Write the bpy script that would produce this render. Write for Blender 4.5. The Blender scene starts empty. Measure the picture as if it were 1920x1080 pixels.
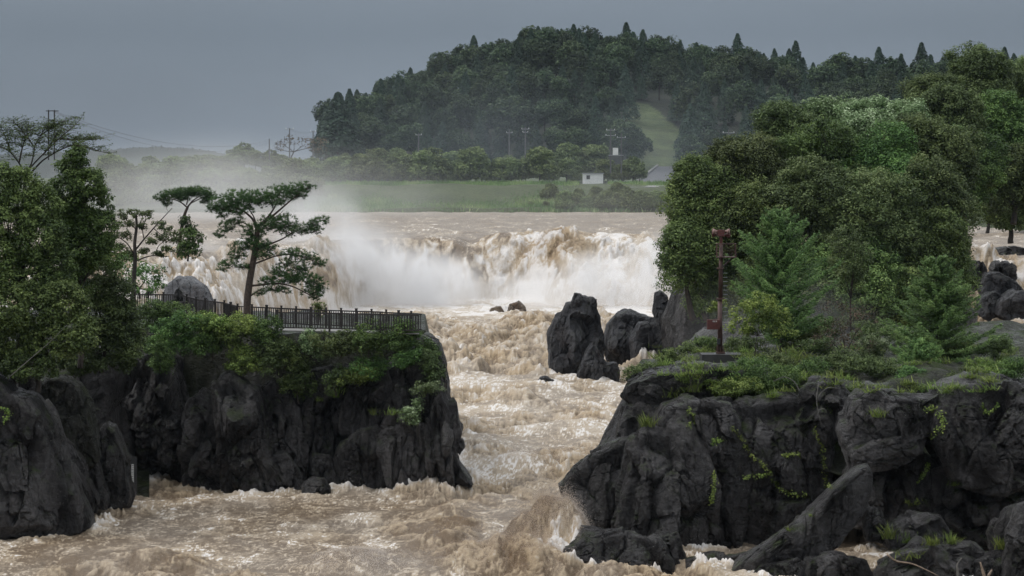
import bpy, bmesh, math, random
import numpy as np
from mathutils import Vector
from mathutils.bvhtree import BVHTree

# ------------------------------------------------------------------ camera, sky, sun, exposure
SC = bpy.context.scene
COL = SC.collection
F, HZ, CZ = 4516.0, 330.0, 18.0          # focal length in photo pixels, horizon row, camera height
cam = bpy.data.cameras.new('camera'); camo = bpy.data.objects.new('camera', cam); COL.objects.link(camo)
cam.sensor_width = 36.0; cam.lens = 36.0 * F / 1920.0
cam.shift_y = -(540.0 - HZ) / 1920.0
cam.clip_start = 1.0; cam.clip_end = 20000.0
camo.location = (0, 0, CZ); camo.rotation_euler = (math.radians(90), 0, 0)
SC.camera = camo

SUN_EL, SUN_AZ = math.radians(52), math.radians(-86)     # azimuth measured from +Y towards +X
world = bpy.data.worlds.new('World'); SC.world = world; world.use_nodes = True
wn, wl = world.node_tree.nodes, world.node_tree.links
wn.clear()
wo = wn.new('ShaderNodeOutputWorld'); bg = wn.new('ShaderNodeBackground'); bg.inputs[1].default_value = 0.1
sky = wn.new('ShaderNodeTexSky'); sky.sky_type = 'NISHITA'; sky.sun_disc = False
sky.sun_elevation = SUN_EL; sky.sun_rotation = SUN_AZ; sky.dust_density = 4.0
tc = wn.new('ShaderNodeTexCoord'); sp = wn.new('ShaderNodeSeparateXYZ')
rmp = wn.new('ShaderNodeValToRGB'); e = rmp.color_ramp.elements
e[0].position = 0.0; e[0].color = (0.184, 0.214, 0.250, 1)
e[1].position = 1.0; e[1].color = (1.15, 1.19, 1.24, 1)
x = e.new(0.06); x.color = (0.136, 0.166, 0.202, 1)
x = e.new(0.16); x.color = (0.28, 0.32, 0.37, 1)
x = e.new(0.45); x.color = (0.86, 0.90, 0.95, 1)
mapn = wn.new('ShaderNodeMapping'); mapn.inputs['Scale'].default_value = (3, 3, 8)
cn = wn.new('ShaderNodeTexNoise'); cn.inputs['Scale'].default_value = 1.6; cn.inputs['Detail'].default_value = 5
cr = wn.new('ShaderNodeMapRange'); cr.inputs[1].default_value = 0.3; cr.inputs[2].default_value = 0.7
cr.inputs[3].default_value = 0.90; cr.inputs[4].default_value = 1.10
mul = wn.new('ShaderNodeVectorMath'); mul.operation = 'SCALE'
sc10 = wn.new('ShaderNodeVectorMath'); sc10.operation = 'SCALE'; sc10.inputs[3].default_value = 10.0
mx = wn.new('ShaderNodeMix'); mx.data_type = 'RGBA'; mx.inputs[0].default_value = 0.94
wl.new(tc.outputs['Generated'], sp.inputs[0]); wl.new(sp.outputs[2], rmp.inputs[0])
wl.new(tc.outputs['Generated'], mapn.inputs[0]); wl.new(mapn.outputs[0], cn.inputs[0]); wl.new(cn.outputs[0], cr.inputs[0])
wl.new(rmp.outputs[0], mul.inputs[0]); wl.new(cr.outputs[0], mul.inputs[3]); wl.new(mul.outputs[0], sc10.inputs[0])
wl.new(sky.outputs[0], mx.inputs[6]); wl.new(sc10.outputs[0], mx.inputs[7])
wl.new(mx.outputs[2], bg.inputs[0]); wl.new(bg.outputs[0], wo.inputs[0])

sun = bpy.data.lights.new('sun', 'SUN'); sun.energy = 1.25; sun.angle = math.radians(24); sun.color = (1.0, 0.97, 0.93)
suno = bpy.data.objects.new('sun', sun); COL.objects.link(suno)
sd = Vector((math.sin(SUN_AZ) * math.cos(SUN_EL), math.cos(SUN_AZ) * math.cos(SUN_EL), math.sin(SUN_EL)))
suno.rotation_euler = sd.to_track_quat('Z', 'Y').to_euler(); suno.location = (-60, 40, 90)

SC.view_settings.view_transform = 'Standard'; SC.view_settings.look = 'None'
SC.view_settings.exposure = 0.3; SC.view_settings.gamma = 1.0
cy = SC.cycles
cy.max_bounces = 6; cy.diffuse_bounces = 3; cy.glossy_bounces = 2; cy.transmission_bounces = 3
cy.volume_bounces = 2; cy.transparent_max_bounces = 8
cy.volume_step_rate = 1.0; cy.volume_max_steps = 96
cy.use_denoising = True
cy.use_adaptive_sampling = True; cy.adaptive_threshold = 0.02

# ------------------------------------------------------------------ helpers
def P(px, py, D):
    return np.array([(px - 960.0) / F * D, D, CZ - (py - HZ) / F * D])
def S(px, D): return px / F * D                    # a length in photo pixels at distance D, in metres
def sstep(a, b, x):
    t = np.clip((x - a) / (b - a), 0, 1); return t * t * (3 - 2 * t)

_rs = np.random.RandomState(7)
PERM = np.concatenate([_rs.permutation(256)] * 3).astype(np.int32)
G3 = _rs.normal(size=(256, 3)); G3 = (G3 / np.linalg.norm(G3, axis=1)[:, None]).astype(np.float32)
A2 = _rs.uniform(0, 2 * np.pi, 256); G2 = np.stack([np.cos(A2), np.sin(A2)], 1).astype(np.float32)

def perlin3(p):
    p = np.asarray(p, np.float32); i = np.floor(p).astype(np.int32); f = p - i; i &= 255
    u = f * f * f * (f * (f * 6 - 15) + 10); out = 0
    for a in (0, 1):
        for b in (0, 1):
            for c in (0, 1):
                h = PERM[PERM[PERM[i[:, 0] + a] + i[:, 1] + b] + i[:, 2] + c]
                g = G3[h]
                d = g[:, 0] * (f[:, 0] - a) + g[:, 1] * (f[:, 1] - b) + g[:, 2] * (f[:, 2] - c)
                w = (u[:, 0] if a else 1 - u[:, 0]) * (u[:, 1] if b else 1 - u[:, 1]) * (u[:, 2] if c else 1 - u[:, 2])
                out = out + d * w
    return out * 1.5
def perlin2(x, y):
    xi = np.floor(x).astype(np.int32); yi = np.floor(y).astype(np.int32)
    fx = (x - xi).astype(np.float32); fy = (y - yi).astype(np.float32); xi &= 255; yi &= 255
    u = fx * fx * fx * (fx * (fx * 6 - 15) + 10); v = fy * fy * fy * (fy * (fy * 6 - 15) + 10); out = 0
    for a in (0, 1):
        for b in (0, 1):
            g = G2[PERM[PERM[xi + a] + yi + b]]
            out = out + (g[..., 0] * (fx - a) + g[..., 1] * (fy - b)) * (u if a else 1 - u) * (v if b else 1 - v)
    return out * 1.5
def fbm3(p, o=4, s=1.0, seed=0.0, ridged=False, gain=0.5):
    r = 0; a = 1.0
    for k in range(o):
        n = perlin3(p * s + (seed * 17.3 + k * 31.7))
        r = r + a * ((0.5 - np.abs(n)) if ridged else n); a *= gain; s *= 2.03
    return r
def fbm2(x, y, o=4, seed=0.0, mode=0, gain=0.5):
    r = 0; a = 1.0; s = 1.0
    for k in range(o):
        n = perlin2(x * s + seed * 13.1 + k * 7.7, y * s + seed * 5.3 + k * 3.1)
        if mode == 1: n = 0.5 - np.abs(n)          # ridged: sharp crests
        elif mode == 2: n = np.abs(n) - 0.25       # billowed: round puffs
        r = r + a * n; a *= gain; s *= 2.07
    return r

def mesh(name, V, quads=None, tris=None, mat=None, parent=None, attrs=None, smooth=False, loc=None):
    V = np.asarray(V, np.float32).reshape(-1, 3)
    if loc is not None: V = V - np.asarray(loc, np.float32)
    me = bpy.data.meshes.new(name); me.vertices.add(len(V)); me.vertices.foreach_set('co', V.ravel())
    q = np.zeros((0, 4), np.int32) if quads is None else np.asarray(quads, np.int32).reshape(-1, 4)
    t = np.zeros((0, 3), np.int32) if tris is None else np.asarray(tris, np.int32).reshape(-1, 3)
    idx = np.concatenate([q.ravel(), t.ravel()]).astype(np.int32)
    me.loops.add(len(idx)); me.loops.foreach_set('vertex_index', idx)
    ls = np.concatenate([np.arange(len(q)) * 4, len(q) * 4 + np.arange(len(t)) * 3]).astype(np.int32)
    me.polygons.add(len(ls)); me.polygons.foreach_set('loop_start', ls)
    me.update(calc_edges=True)
    me.polygons.foreach_set('use_smooth', np.full(len(ls), bool(smooth)))
    for k, a in (attrs or {}).items():
        at = me.attributes.new(k, 'FLOAT', 'POINT'); at.data.foreach_set('value', np.asarray(a, np.float32).ravel())
    if mat is not None: me.materials.append(mat)
    o = bpy.data.objects.new(name, me); COL.objects.link(o)
    if parent is not None: o.parent = parent
    return o
def tag(o, label, cat, group=None, kind=None):
    if label: o['label'] = label
    if cat: o['category'] = cat
    if group: o['group'] = group
    if kind: o['kind'] = kind
    return o
def thing(name, label, cat, loc, group=None):
    o = bpy.data.objects.new(name, None); COL.objects.link(o); o.location = [float(v) for v in loc]
    o.empty_display_size = 0.2
    return tag(o, label, cat, group)
def structure(o): o['kind'] = 'structure'; return o
def dup(root, loc, label=None, scale=1.0, rz=0.0, group=None):
    r = root.copy(); COL.objects.link(r); r.location = [float(v) for v in loc]; r.scale = (scale, scale, scale) if not hasattr(scale, '__len__') else scale
    r.rotation_euler = (0, 0, rz)
    if label: r['label'] = label
    if group: r['group'] = group
    for ch in list(root.children):
        c = ch.copy(); COL.objects.link(c); c.parent = r
        for g in list(ch.children):
            d = g.copy(); COL.objects.link(d); d.parent = c
    return r

class Geo:                                          # collects verts, quads, tris and one attribute
    def __init__(s): s.V = []; s.Q = []; s.T = []; s.A = []; s.n = 0
    def add(s, V, Q=None, T=None, a=None):
        V = np.asarray(V, float).reshape(-1, 3)
        if Q is not None: s.Q.append(np.asarray(Q).reshape(-1, 4) + s.n)
        if T is not None: s.T.append(np.asarray(T).reshape(-1, 3) + s.n)
        s.A.append(np.full(len(V), 0.5) if a is None else np.broadcast_to(a, (len(V),)))
        s.V.append(V); s.n += len(V)
    def build(s, name, mat, parent=None, loc=None, smooth=False, attr='v'):
        return mesh(name, np.concatenate(s.V), np.concatenate(s.Q) if s.Q else None, np.concatenate(s.T) if s.T else None,
                    mat, parent, {attr: np.concatenate(s.A)}, smooth, loc)
    def box(s, c, sz, rz=0.0, a=None):
        hx, hy, hz = np.array(sz) / 2.0
        V = np.array([[x, y, z] for z in (-hz, hz) for x, y in ((-hx, -hy), (hx, -hy), (hx, hy), (-hx, hy))])
        cr_, sr_ = math.cos(rz), math.sin(rz)
        V = np.stack([V[:, 0] * cr_ - V[:, 1] * sr_, V[:, 0] * sr_ + V[:, 1] * cr_, V[:, 2]], 1) + np.asarray(c)
        s.add(V, [[3, 2, 1, 0], [4, 5, 6, 7], [0, 1, 5, 4], [1, 2, 6, 5], [2, 3, 7, 6], [3, 0, 4, 7]], a=a)
    def bar(s, p, q, w, h=None, a=None):             # square bar between two points
        s.tube([p, q], [w * 0.7071, (h or w) * 0.7071], 4, a=a, rot=math.pi / 4)
    def tube(s, pts, rad, n=6, a=None, rot=0.0, cap=True):
        pts = np.asarray(pts, float); m = len(pts)
        rad = np.broadcast_to(np.asarray(rad, float), (m,)) if np.ndim(rad) == 0 else np.asarray(rad, float)
        d = np.gradient(pts, axis=0); d /= np.linalg.norm(d, axis=1)[:, None] + 1e-9
        up = np.array([0, 0, 1.0]) if abs(d[0][2]) < 0.95 else np.array([0, 1.0, 0])
        V = []
        ang = np.arange(n) / n * 2 * np.pi + rot
        for k in range(m):
            u = np.cross(d[k], up); u /= np.linalg.norm(u) + 1e-9; w = np.cross(u, d[k])
            V.append(pts[k] + rad[k] * (np.cos(ang)[:, None] * u + np.sin(ang)[:, None] * w))
        V = np.concatenate(V)
        Q = [[k * n + j, k * n + (j + 1) % n, (k + 1) * n + (j + 1) % n, (k + 1) * n + j] for k in range(m - 1) for j in range(n)]
        T = []
        if cap:
            V = np.concatenate([V, pts[[0, -1]]]); c0, c1 = m * n, m * n + 1
            T = [[c0, (j + 1) % n, j] for j in range(n)] + [[c1, (m - 1) * n + j, (m - 1) * n + (j + 1) % n] for j in range(n)]
        s.add(V, Q, T or None, a)

def smooth_path(pts, n=4):
    pts = np.asarray(pts, float)
    if len(pts) < 3: return pts
    t = np.arange(len(pts)); tt = np.linspace(0, len(pts) - 1, (len(pts) - 1) * n + 1)
    q = np.stack([np.interp(tt, t, pts[:, k]) for k in range(pts.shape[1])], 1)
    for _ in range(2): q[1:-1] = (q[:-2] + 2 * q[1:-1] + q[2:]) / 4
    return q

# ------------------------------------------------------------------ materials
def newmat(name):
    m = bpy.data.materials.new(name); m.use_nodes = True
    nt = m.node_tree; return m, nt, nt.nodes['Principled BSDF']
def N(nt, t, **kw):
    n = nt.nodes.new(t)
    for k, v in kw.items():
        if k.startswith('i_'): n.inputs[k[2:].replace('_', ' ')].default_value = v
        else: setattr(n, k, v)
    return n
def noise(nt, scale, detail=4, rough=0.55, vec=None, dist=0.0):
    n = N(nt, 'ShaderNodeTexNoise'); n.inputs['Scale'].default_value = scale; n.inputs['Detail'].default_value = detail
    n.inputs['Roughness'].default_value = rough; n.inputs['Distortion'].default_value = dist
    if vec is not None: nt.links.new(vec, n.inputs['Vector'])
    return n.outputs[0]
def mrange(nt, v, a, b, c=0.0, d=1.0):
    n = N(nt, 'ShaderNodeMapRange'); nt.links.new(v, n.inputs[0])
    for k, q in enumerate((a, b, c, d)): n.inputs[k + 1].default_value = q
    return n.outputs[0]
def mixc(nt, fac, a, b, blend='MIX'):
    n = N(nt, 'ShaderNodeMix', data_type='RGBA', blend_type=blend)
    for s_, v in ((0, fac), (6, a), (7, b)):
        if hasattr(v, 'node'): nt.links.new(v, n.inputs[s_])
        else: n.inputs[s_].default_value = v if s_ == 0 else (*v, 1)
    return n.outputs[2]
def math_(nt, op, a, b=None):
    n = N(nt, 'ShaderNodeMath', operation=op)
    for s_, v in ((0, a), (1, b)):
        if v is None: continue
        if hasattr(v, 'node'): nt.links.new(v, n.inputs[s_])
        else: n.inputs[s_].default_value = v
    return n.outputs[0]
def bump(nt, bs, h, strength, dist):
    n = N(nt, 'ShaderNodeBump'); n.inputs['Strength'].default_value = strength; n.inputs['Distance'].default_value = dist
    nt.links.new(h, n.inputs['Height']); nt.links.new(n.outputs[0], bs.inputs['Normal'])

def simple(name, col, rough=0.6, var=0.25, scale=3.0, metal=0.0, bmp=0.0):
    m, nt, b = newmat(name)
    co = N(nt, 'ShaderNodeTexCoord').outputs['Object']
    f = mrange(nt, noise(nt, scale, 5, 0.6, co), 0.3, 0.7)
    c = mixc(nt, f, [v * (1 - var) for v in col], [min(1, v * (1 + var)) for v in col])
    nt.links.new(c, b.inputs['Base Color']); b.inputs['Roughness'].default_value = rough; b.inputs['Metallic'].default_value = metal
    if bmp: bump(nt, b, noise(nt, scale * 4, 4, 0.6, co), 0.6, bmp)
    return m

def rock_mat(name, dark, light, moss=0.25, lich=0.25, scale=1.0, rough=(0.32, 0.62)):
    m, nt, b = newmat(name)
    geo = N(nt, 'ShaderNodeNewGeometry'); pos = geo.outputs['Position']
    mp = N(nt, 'ShaderNodeMapping'); mp.inputs['Scale'].default_value = (1, 1, 0.35); nt.links.new(pos, mp.inputs[0])
    big = mrange(nt, noise(nt, 0.35 * scale, 5, 0.6, mp.outputs[0], 0.6), 0.32, 0.68)
    fine = mrange(nt, noise(nt, 4.0 * scale, 6, 0.7, pos), 0.3, 0.72)
    c = mixc(nt, math_(nt, 'MULTIPLY', big, math_(nt, 'ADD', math_(nt, 'MULTIPLY', fine, 0.7), 0.3)), dark, light)
    cv = N(nt, 'ShaderNodeTexVoronoi', feature='DISTANCE_TO_EDGE'); cv.inputs['Scale'].default_value = 0.55 * scale
    wv = N(nt, 'ShaderNodeVectorMath', operation='ADD'); nzc = N(nt, 'ShaderNodeTexNoise'); nzc.inputs['Scale'].default_value = 0.9 * scale; nzc.inputs['Detail'].default_value = 5; nt.links.new(pos, nzc.inputs['Vector'])
    nt.links.new(mp.outputs[0], wv.inputs[0]); nt.links.new(nzc.outputs['Color'], wv.inputs[1]); nt.links.new(wv.outputs[0], cv.inputs['Vector'])
    c = mixc(nt, mrange(nt, cv.outputs[0], 0.0, 0.035, 0.85, 0.0), c, (0.004, 0.004, 0.004))
    pit = mrange(nt, noise(nt, 9.0 * scale, 5, 0.75, pos), 0.36, 0.46, 0.6, 0.0)
    c = mixc(nt, pit, c, (0.005, 0.005, 0.005))
    st = N(nt, 'ShaderNodeMapping'); st.inputs['Scale'].default_value = (2.2, 2.2, 0.12); nt.links.new(pos, st.inputs[0])
    c = mixc(nt, mrange(nt, noise(nt, 1.0 * scale, 5, .65, st.outputs[0]), .58, .70, 0, .55), c, (0.095, 0.092, 0.088))
    rust = mrange(nt, noise(nt, 0.5 * scale, 4, 0.6, mp.outputs[0], 1.0), 0.56, 0.7, 0, 0.5)
    c = mixc(nt, rust, c, (dark[0] * 1.5, dark[1] * 1.12, dark[2] * 1.0))
    # pale lichen specks
    vo = N(nt, 'ShaderNodeTexVoronoi'); vo.inputs['Scale'].default_value = 3.2 * scale; nt.links.new(pos, vo.inputs['Vector'])
    zone = mrange(nt, noise(nt, 0.8 * scale, 3, 0.5, pos), 0.55, 0.68)
    spk = math_(nt, 'MULTIPLY', math_(nt, 'MULTIPLY', mrange(nt, noise(nt, 14 * scale, 4, 0.7, pos), 0.58, 0.66), zone), lich)
    c = mixc(nt, spk, c, (0.30, 0.30, 0.28))
    # moss grows on the ledges
    sx = N(nt, 'ShaderNodeSeparateXYZ'); nt.links.new(geo.outputs['Normal'], sx.inputs[0])
    up = mrange(nt, sx.outputs[2], 0.25, 0.75)
    mz = mrange(nt, noise(nt, 1.1 * scale, 5, 0.65, pos), 0.5, 0.64)
    c = mixc(nt, math_(nt, 'MULTIPLY', math_(nt, 'MULTIPLY', up, mz), moss), c, (0.035, 0.05, 0.014))
    nt.links.new(c, b.inputs['Base Color'])
    rr = mrange(nt, noise(nt, 1.7 * scale, 4, 0.6, pos), 0.3, 0.7, rough[0], rough[1]); nt.links.new(rr, b.inputs['Roughness'])
    nt.links.new(mrange(nt, noise(nt, .6 * scale, 5, .65, mp.outputs[0], .5), .45, .68, .10, .55), b.inputs['Specular IOR Level'])
    h = math_(nt, 'ADD', math_(nt, 'MULTIPLY', noise(nt, 2.6 * scale, 9, 0.72, pos), 1.0), math_(nt, 'MULTIPLY', noise(nt, 11.0 * scale, 4, 0.7, pos), 0.25))
    bump(nt, b, h, 1.0, 0.45 / scale)
    return m

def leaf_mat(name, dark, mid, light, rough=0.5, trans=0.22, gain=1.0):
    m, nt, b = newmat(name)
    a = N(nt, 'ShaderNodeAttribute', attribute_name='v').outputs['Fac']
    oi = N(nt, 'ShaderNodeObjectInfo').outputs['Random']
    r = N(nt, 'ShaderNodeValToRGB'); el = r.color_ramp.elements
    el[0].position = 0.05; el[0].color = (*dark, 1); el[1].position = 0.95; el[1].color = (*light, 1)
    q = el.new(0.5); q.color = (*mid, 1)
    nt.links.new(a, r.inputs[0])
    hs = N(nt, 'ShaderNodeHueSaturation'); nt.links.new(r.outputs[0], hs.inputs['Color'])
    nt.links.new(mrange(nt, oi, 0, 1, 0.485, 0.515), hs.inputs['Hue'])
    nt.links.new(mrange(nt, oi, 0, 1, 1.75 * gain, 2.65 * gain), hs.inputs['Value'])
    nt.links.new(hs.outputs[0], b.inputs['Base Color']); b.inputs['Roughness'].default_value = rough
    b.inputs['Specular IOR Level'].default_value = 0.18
    tr = N(nt, 'ShaderNodeBsdfTranslucent'); nt.links.new(hs.outputs[0], tr.inputs[0])
    mxs = N(nt, 'ShaderNodeMixShader'); mxs.inputs[0].default_value = trans
    nt.links.new(b.outputs[0], mxs.inputs[1]); nt.links.new(tr.outputs[0], mxs.inputs[2])
    nt.links.new(mxs.outputs[0], nt.nodes['Material Output'].inputs['Surface'])
    return m

M = {}
M['rock'] = rock_mat('rock_wet_basalt', (0.0055, 0.0052, 0.0057), (0.165, 0.157, 0.157), 0.8, 0.9, 1.0, (0.22, 0.5))
M['rock_moss'] = rock_mat('rock_mossy', (0.010, 0.011, 0.008), (0.065, 0.066, 0.055), 1.0, 1.0)
M['rock_pale'] = rock_mat('rock_pale_hazed', (0.10, 0.102, 0.11), (0.26, 0.262, 0.272), 0.1, 0.4)  # spray haze over the cascade rock lightened into its colour
M['rock_brown'] = rock_mat('rock_muddy', (0.11, 0.085, 0.06), (0.32, 0.25, 0.19), 0.1, 0.3)
M['rock_grey'] = rock_mat('rock_grey', (0.022, 0.022, 0.025), (0.13, 0.13, 0.138), 0.3, 0.6)  # on the mid-stream and island shore rocks its lighter tone stands in for mist
M['soil'] = simple('terrace_soil', (0.045, 0.045, 0.028), 0.9, 0.5, 1.2, 0, 0.15)
M['bark'] = simple('bark_dark', (0.035, 0.028, 0.022), 0.85, 0.4, 5.0, 0, 0.06)
M['bark_pine'] = simple('bark_pine', (0.060, 0.042, 0.032), 0.85, 0.5, 6.0, 0, 0.06)
M['bark_grey'] = simple('bark_grey', (0.11, 0.105, 0.095), 0.85, 0.4, 6.0, 0, 0.05)
M['drift'] = simple('driftwood', (0.20, 0.15, 0.11), 0.8, 0.4, 8.0)
M['fence'] = simple('fence_brown_timber', (0.022, 0.017, 0.015), 0.6, 0.3, 6.0)
M['deck'] = simple('walkway_concrete', (0.22, 0.215, 0.205), 0.8, 0.2, 4.0)
M['horn'] = simple('faded_pink_paint', (0.22, 0.13, 0.11), 0.6, 0.3, 4.0)
M['conc'] = simple('concrete', (0.20, 0.20, 0.19), 0.85, 0.25, 1.5)
M['conc_dark'] = simple('concrete_wet', (0.030, 0.029, 0.028), 0.6, 0.4, 2.0)
M['rust'] = simple('rusty_red_steel', (0.060, 0.028, 0.022), 0.6, 0.5, 3.0)
M['redbox'] = simple('red_enamel_box', (0.085, 0.022, 0.018), 0.55, 0.3, 6.0)
M['white'] = simple('white_paint', (0.70, 0.70, 0.68), 0.6, 0.12, 1.2)
M['greyw'] = simple('galvanised_steel', (0.32, 0.33, 0.34), 0.5, 0.15, 3.0)
M['dark'] = simple('dark_metal', (0.03, 0.03, 0.032), 0.5, 0.2, 3.0)
M['pole'] = simple('concrete_pole', (0.12, 0.12, 0.12), 0.8, 0.15, 2.0)
M['road'] = simple('asphalt', (0.085, 0.088, 0.095), 0.8, 0.2, 0.8)
L = {}
L['deep'] = leaf_mat('leaves_deep', (0.014, 0.023, 0.008), (0.040, 0.060, 0.018), (0.092, 0.120, 0.040), gain=1.15)
L['olive'] = leaf_mat('leaves_olive', (0.016, 0.023, 0.009), (0.036, 0.051, 0.018), (0.074, 0.095, 0.034))
L['green'] = leaf_mat('leaves_green', (0.016, 0.030, 0.010), (0.036, 0.066, 0.018), (0.080, 0.125, 0.035))
L['lime'] = leaf_mat('leaves_lime', (0.022, 0.034, 0.009), (0.058, 0.084, 0.020), (0.135, 0.165, 0.042))
L['pale'] = leaf_mat('leaves_pale', (0.026, 0.042, 0.016), (0.068, 0.098, 0.040), (0.20, 0.235, 0.15))
L['brown'] = leaf_mat('leaves_brown', (0.015, 0.023, 0.009), (0.040, 0.058, 0.020), (0.088, 0.112, 0.044))
L['pine'] = leaf_mat('needles_pine', (0.010, 0.022, 0.009), (0.030, 0.058, 0.020), (0.075, 0.115, 0.040), 0.55, 0.12)
L['cyp'] = leaf_mat('sprays_cypress', (0.018, 0.034, 0.012), (0.044, 0.080, 0.024), (0.095, 0.140, 0.045), 0.55, 0.18)
L['far'] = leaf_mat('leaves_far', (0.012, 0.020, 0.013), (0.026, 0.042, 0.022), (0.058, 0.080, 0.036), 0.6, 0.12, .85)
L['farcon'] = leaf_mat('conifer_far', (0.010, 0.020, 0.014), (0.020, 0.036, 0.022), (0.040, 0.062, 0.034), 0.6, 0.12, .85)
L['scrub'] = leaf_mat('scrub_far', (0.030, 0.042, 0.020), (0.070, 0.092, 0.038), (0.125, 0.150, 0.062), 0.6, 0.2, .95)
L['grass'] = leaf_mat('grass_blades', (0.040, 0.060, 0.016), (0.095, 0.135, 0.032), (0.20, 0.24, 0.070), 0.55, 0.3, .75)
L['twig'] = leaf_mat('brown_twigs', (0.022, 0.017, 0.012), (0.050, 0.040, 0.028), (0.090, 0.070, 0.045), 0.8, 0.1)

# ------------------------------------------------------------------ water
def build_water():
    pxs = np.concatenate([np.linspace(-460, -76, 64), np.linspace(-70, 1990, 1120), np.linspace(1996, 2400, 66)])
    pys = np.arange(1190, 683, -1.15)
    Y1 = 18.0 * F / (pys - HZ)
    Y2 = np.arange(Y1[-1] + 0.25, 346, 0.27)
    q = np.arange(330 + 8.3 * F / 346 - 0.4, 330 + 8.3 * F / 575, -0.4); Y3 = 8.3 * F / (q - HZ)
    Y = np.concatenate([Y1, Y2, Y3])
    X = (pxs - 960.0)[None, :] / F * Y[:, None]; Y = np.broadcast_to(Y[:, None], X.shape).copy()
    lipX = [-80, -50, -42, -36, -30, -25, -18, -8, 0, 8, 14, 20, 26, 38, 42, 50, 90]
    lipY = [230, 242, 250, 258, 275, 302, 320, 322, 326, 334, 331, 324, 320, 318, 262, 254, 250]
    lw = [22, 26, 30, 34, 36, 26, 9, 7, 13, 25, 26, 24, 20, 12, 5, 5, 5]
    wob = fbm2(X * 0.10, Y * 0.015, 2, 3) * 3.4 * sstep(-30, -22, X)
    Ly = np.interp(X, lipX, lipY) + wob; W = np.interp(X, lipX, lw)
    zl = np.interp(Y, [90, 150, 200, 240, 290, 330], [0, 0.1, 0.45, 0.9, 1.5, 1.8]) + sstep(38, 44, X) * 2.0 * sstep(150, 215, Y) + sstep(42, 44, X) * sstep(240, 249, Y) * 3.0
    t = np.clip((Y - (Ly - W)) / W, 0, 1)
    prof = 1 - (1 - t) ** 1.9; prof = prof * sstep(0, 0.10, t)
    h = zl + (9.7 - zl) * prof
    face = sstep(0.0, 0.15, t) * (1 - sstep(0.75, 1.0, t))
    upper = sstep(0.8, 1.05, t)
    def bumpg(cx, cy_, rx, ry, a): return a * np.exp(-(((X - cx) / rx) ** 2 + ((Y - cy_) / ry) ** 2))
    h += bumpg(4.6, 320, 4.2, 6, 2.6) + bumpg(-1, 322, 2.2, 5, 1.0) + bumpg(9, 322, 4, 6, 1.2) + bumpg(15, 322, 4, 6, 0.9) - bumpg(-5.5, 324, 1.2, 6, 0.8)
    for cx, cy_, rx, ry, a in ((0.4, 112.6, 1.7, 2.4, 1.25), (2.5, 115.2, 1.0, 2.2, 1.5), (1.5, 115.6, .9, 2.2, 1.05), (0.5, 115.3, 1.1, 2.2, .6), (3.2, 114.8, .9, 2, 1.0), (-7.5, 111, 2.2, 3, 0.7), (-2.2, 121, 2.5, 2.5, .55), (-16, 110.5, 2, 2, .45),
                               (0.5, 147, 2.4, 4, 0.9), (3.5, 152, 1.9, 4, 0.8), (-1.8, 158, 2, 4, 0.8), (4.2, 168, 3, 4, 0.7), (0.5, 186, 2.5, 4, .7)):
        h += bumpg(cx, cy_, rx, ry, a)
    near = 1 - sstep(128, 150, Y)
    rapid = sstep(203, 222, Y) * (1 - sstep(272, 292, Y)) * (1 - upper) * (1 - face * 0.5)
    chan = sstep(128, 145, Y) * (1 - upper)
    foot = sstep(276, 296, Y) * (1 - sstep(0.0, 0.25, t)) * (1 - upper)
    calm = near * (1 - sstep(-9.0, 0.5, X)) * sstep(105, 116, Y) * 0.65
    casc = np.clip(1 - sstep(-28, -21, X) + sstep(-1.5, 2.5, X) * (1 - sstep(40, 42, X)), 0, 1) * face; curt = face - casc
    # bands of rough brown froth between smoother, white streaked water
    bn = fbm2(X * 0.115, Y * 0.062, 3, 9, 0, 0.55)
    band = sstep(-0.22, 0.34, bn + 0.75 * rapid + 0.55 * casc - 0.35 * foot - 0.10 - 0.35 * calm + 0.05 * near)
    A = 0.78 * near * (1 - calm) + 0.85 * chan + 0.45 * rapid + 0.5 * face + 0.6 * casc * (1 - .4 * (X < -20)) * (1 - .65 * sstep(.55, .95, t))
    A = A * (0.26 + 1.0 * band) * (1 - 0.35 * foot) + upper * 0.14 * np.interp(Y, [320, 400, 560], [2.4, 1.5, 1.0])
    A = A * (1 - .5 * np.clip(bumpg(4.6, 319, 6, 9, 1.0) + bumpg(15, 322, 8, 9, .7), 0, 1))
    wx = X + 0.75 * fbm2(X * 0.30, Y * 0.22, 3, 21); wy = Y + 1.1 * fbm2(X * 0.30, Y * 0.22, 3, 22)
    nf = 1 - sstep(140, 215, Y)
    p1 = fbm2(wx * 0.15, wy * 0.15, 2, 1, 2, 0.35)
    p2 = fbm2(wx * 0.36, wy * 0.34, 2, 2, 2, 0.42)
    wx2 = X + 0.30 * fbm2(X * 1.3, Y * 0.9, 2, 31); wy2 = Y + 0.45 * fbm2(X * 1.3, Y * 0.9, 2, 32)
    p3 = fbm2(wx2 * 0.95, wy2 * 0.8, 2, 4, 2, 0.45)
    p4 = fbm2(wx2 * 2.6, wy2 * 1.9, 2, 5, 2, 0.5) * (.35 + .65 * nf)
    sw = perlin2(X * 0.16 + 3, Y * 0.11) + 1.1 * near * perlin2(X * .17 + .2 * Y, Y * .21)
    h = h + A * (0.60 * sw + 1.25 * p1 + 0.60 * p2) + (0.12 + A * (0.25 + 0.75 * band)) * (0.30 * p3 + 0.11 * p4) * (1 - 0.6 * upper)
    b1 = fbm2(wx * 0.26, h * 0.22 + Y * 0.06, 3, 41, 2, 0.42)
    Yd = Y - (curt + .45 * casc) * (1.3 * (b1 + 0.25) + 0.25 * (p3 + 0.2)) * np.interp(W, [5, 12, 30], [.8, 1.1, 1.6])
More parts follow.
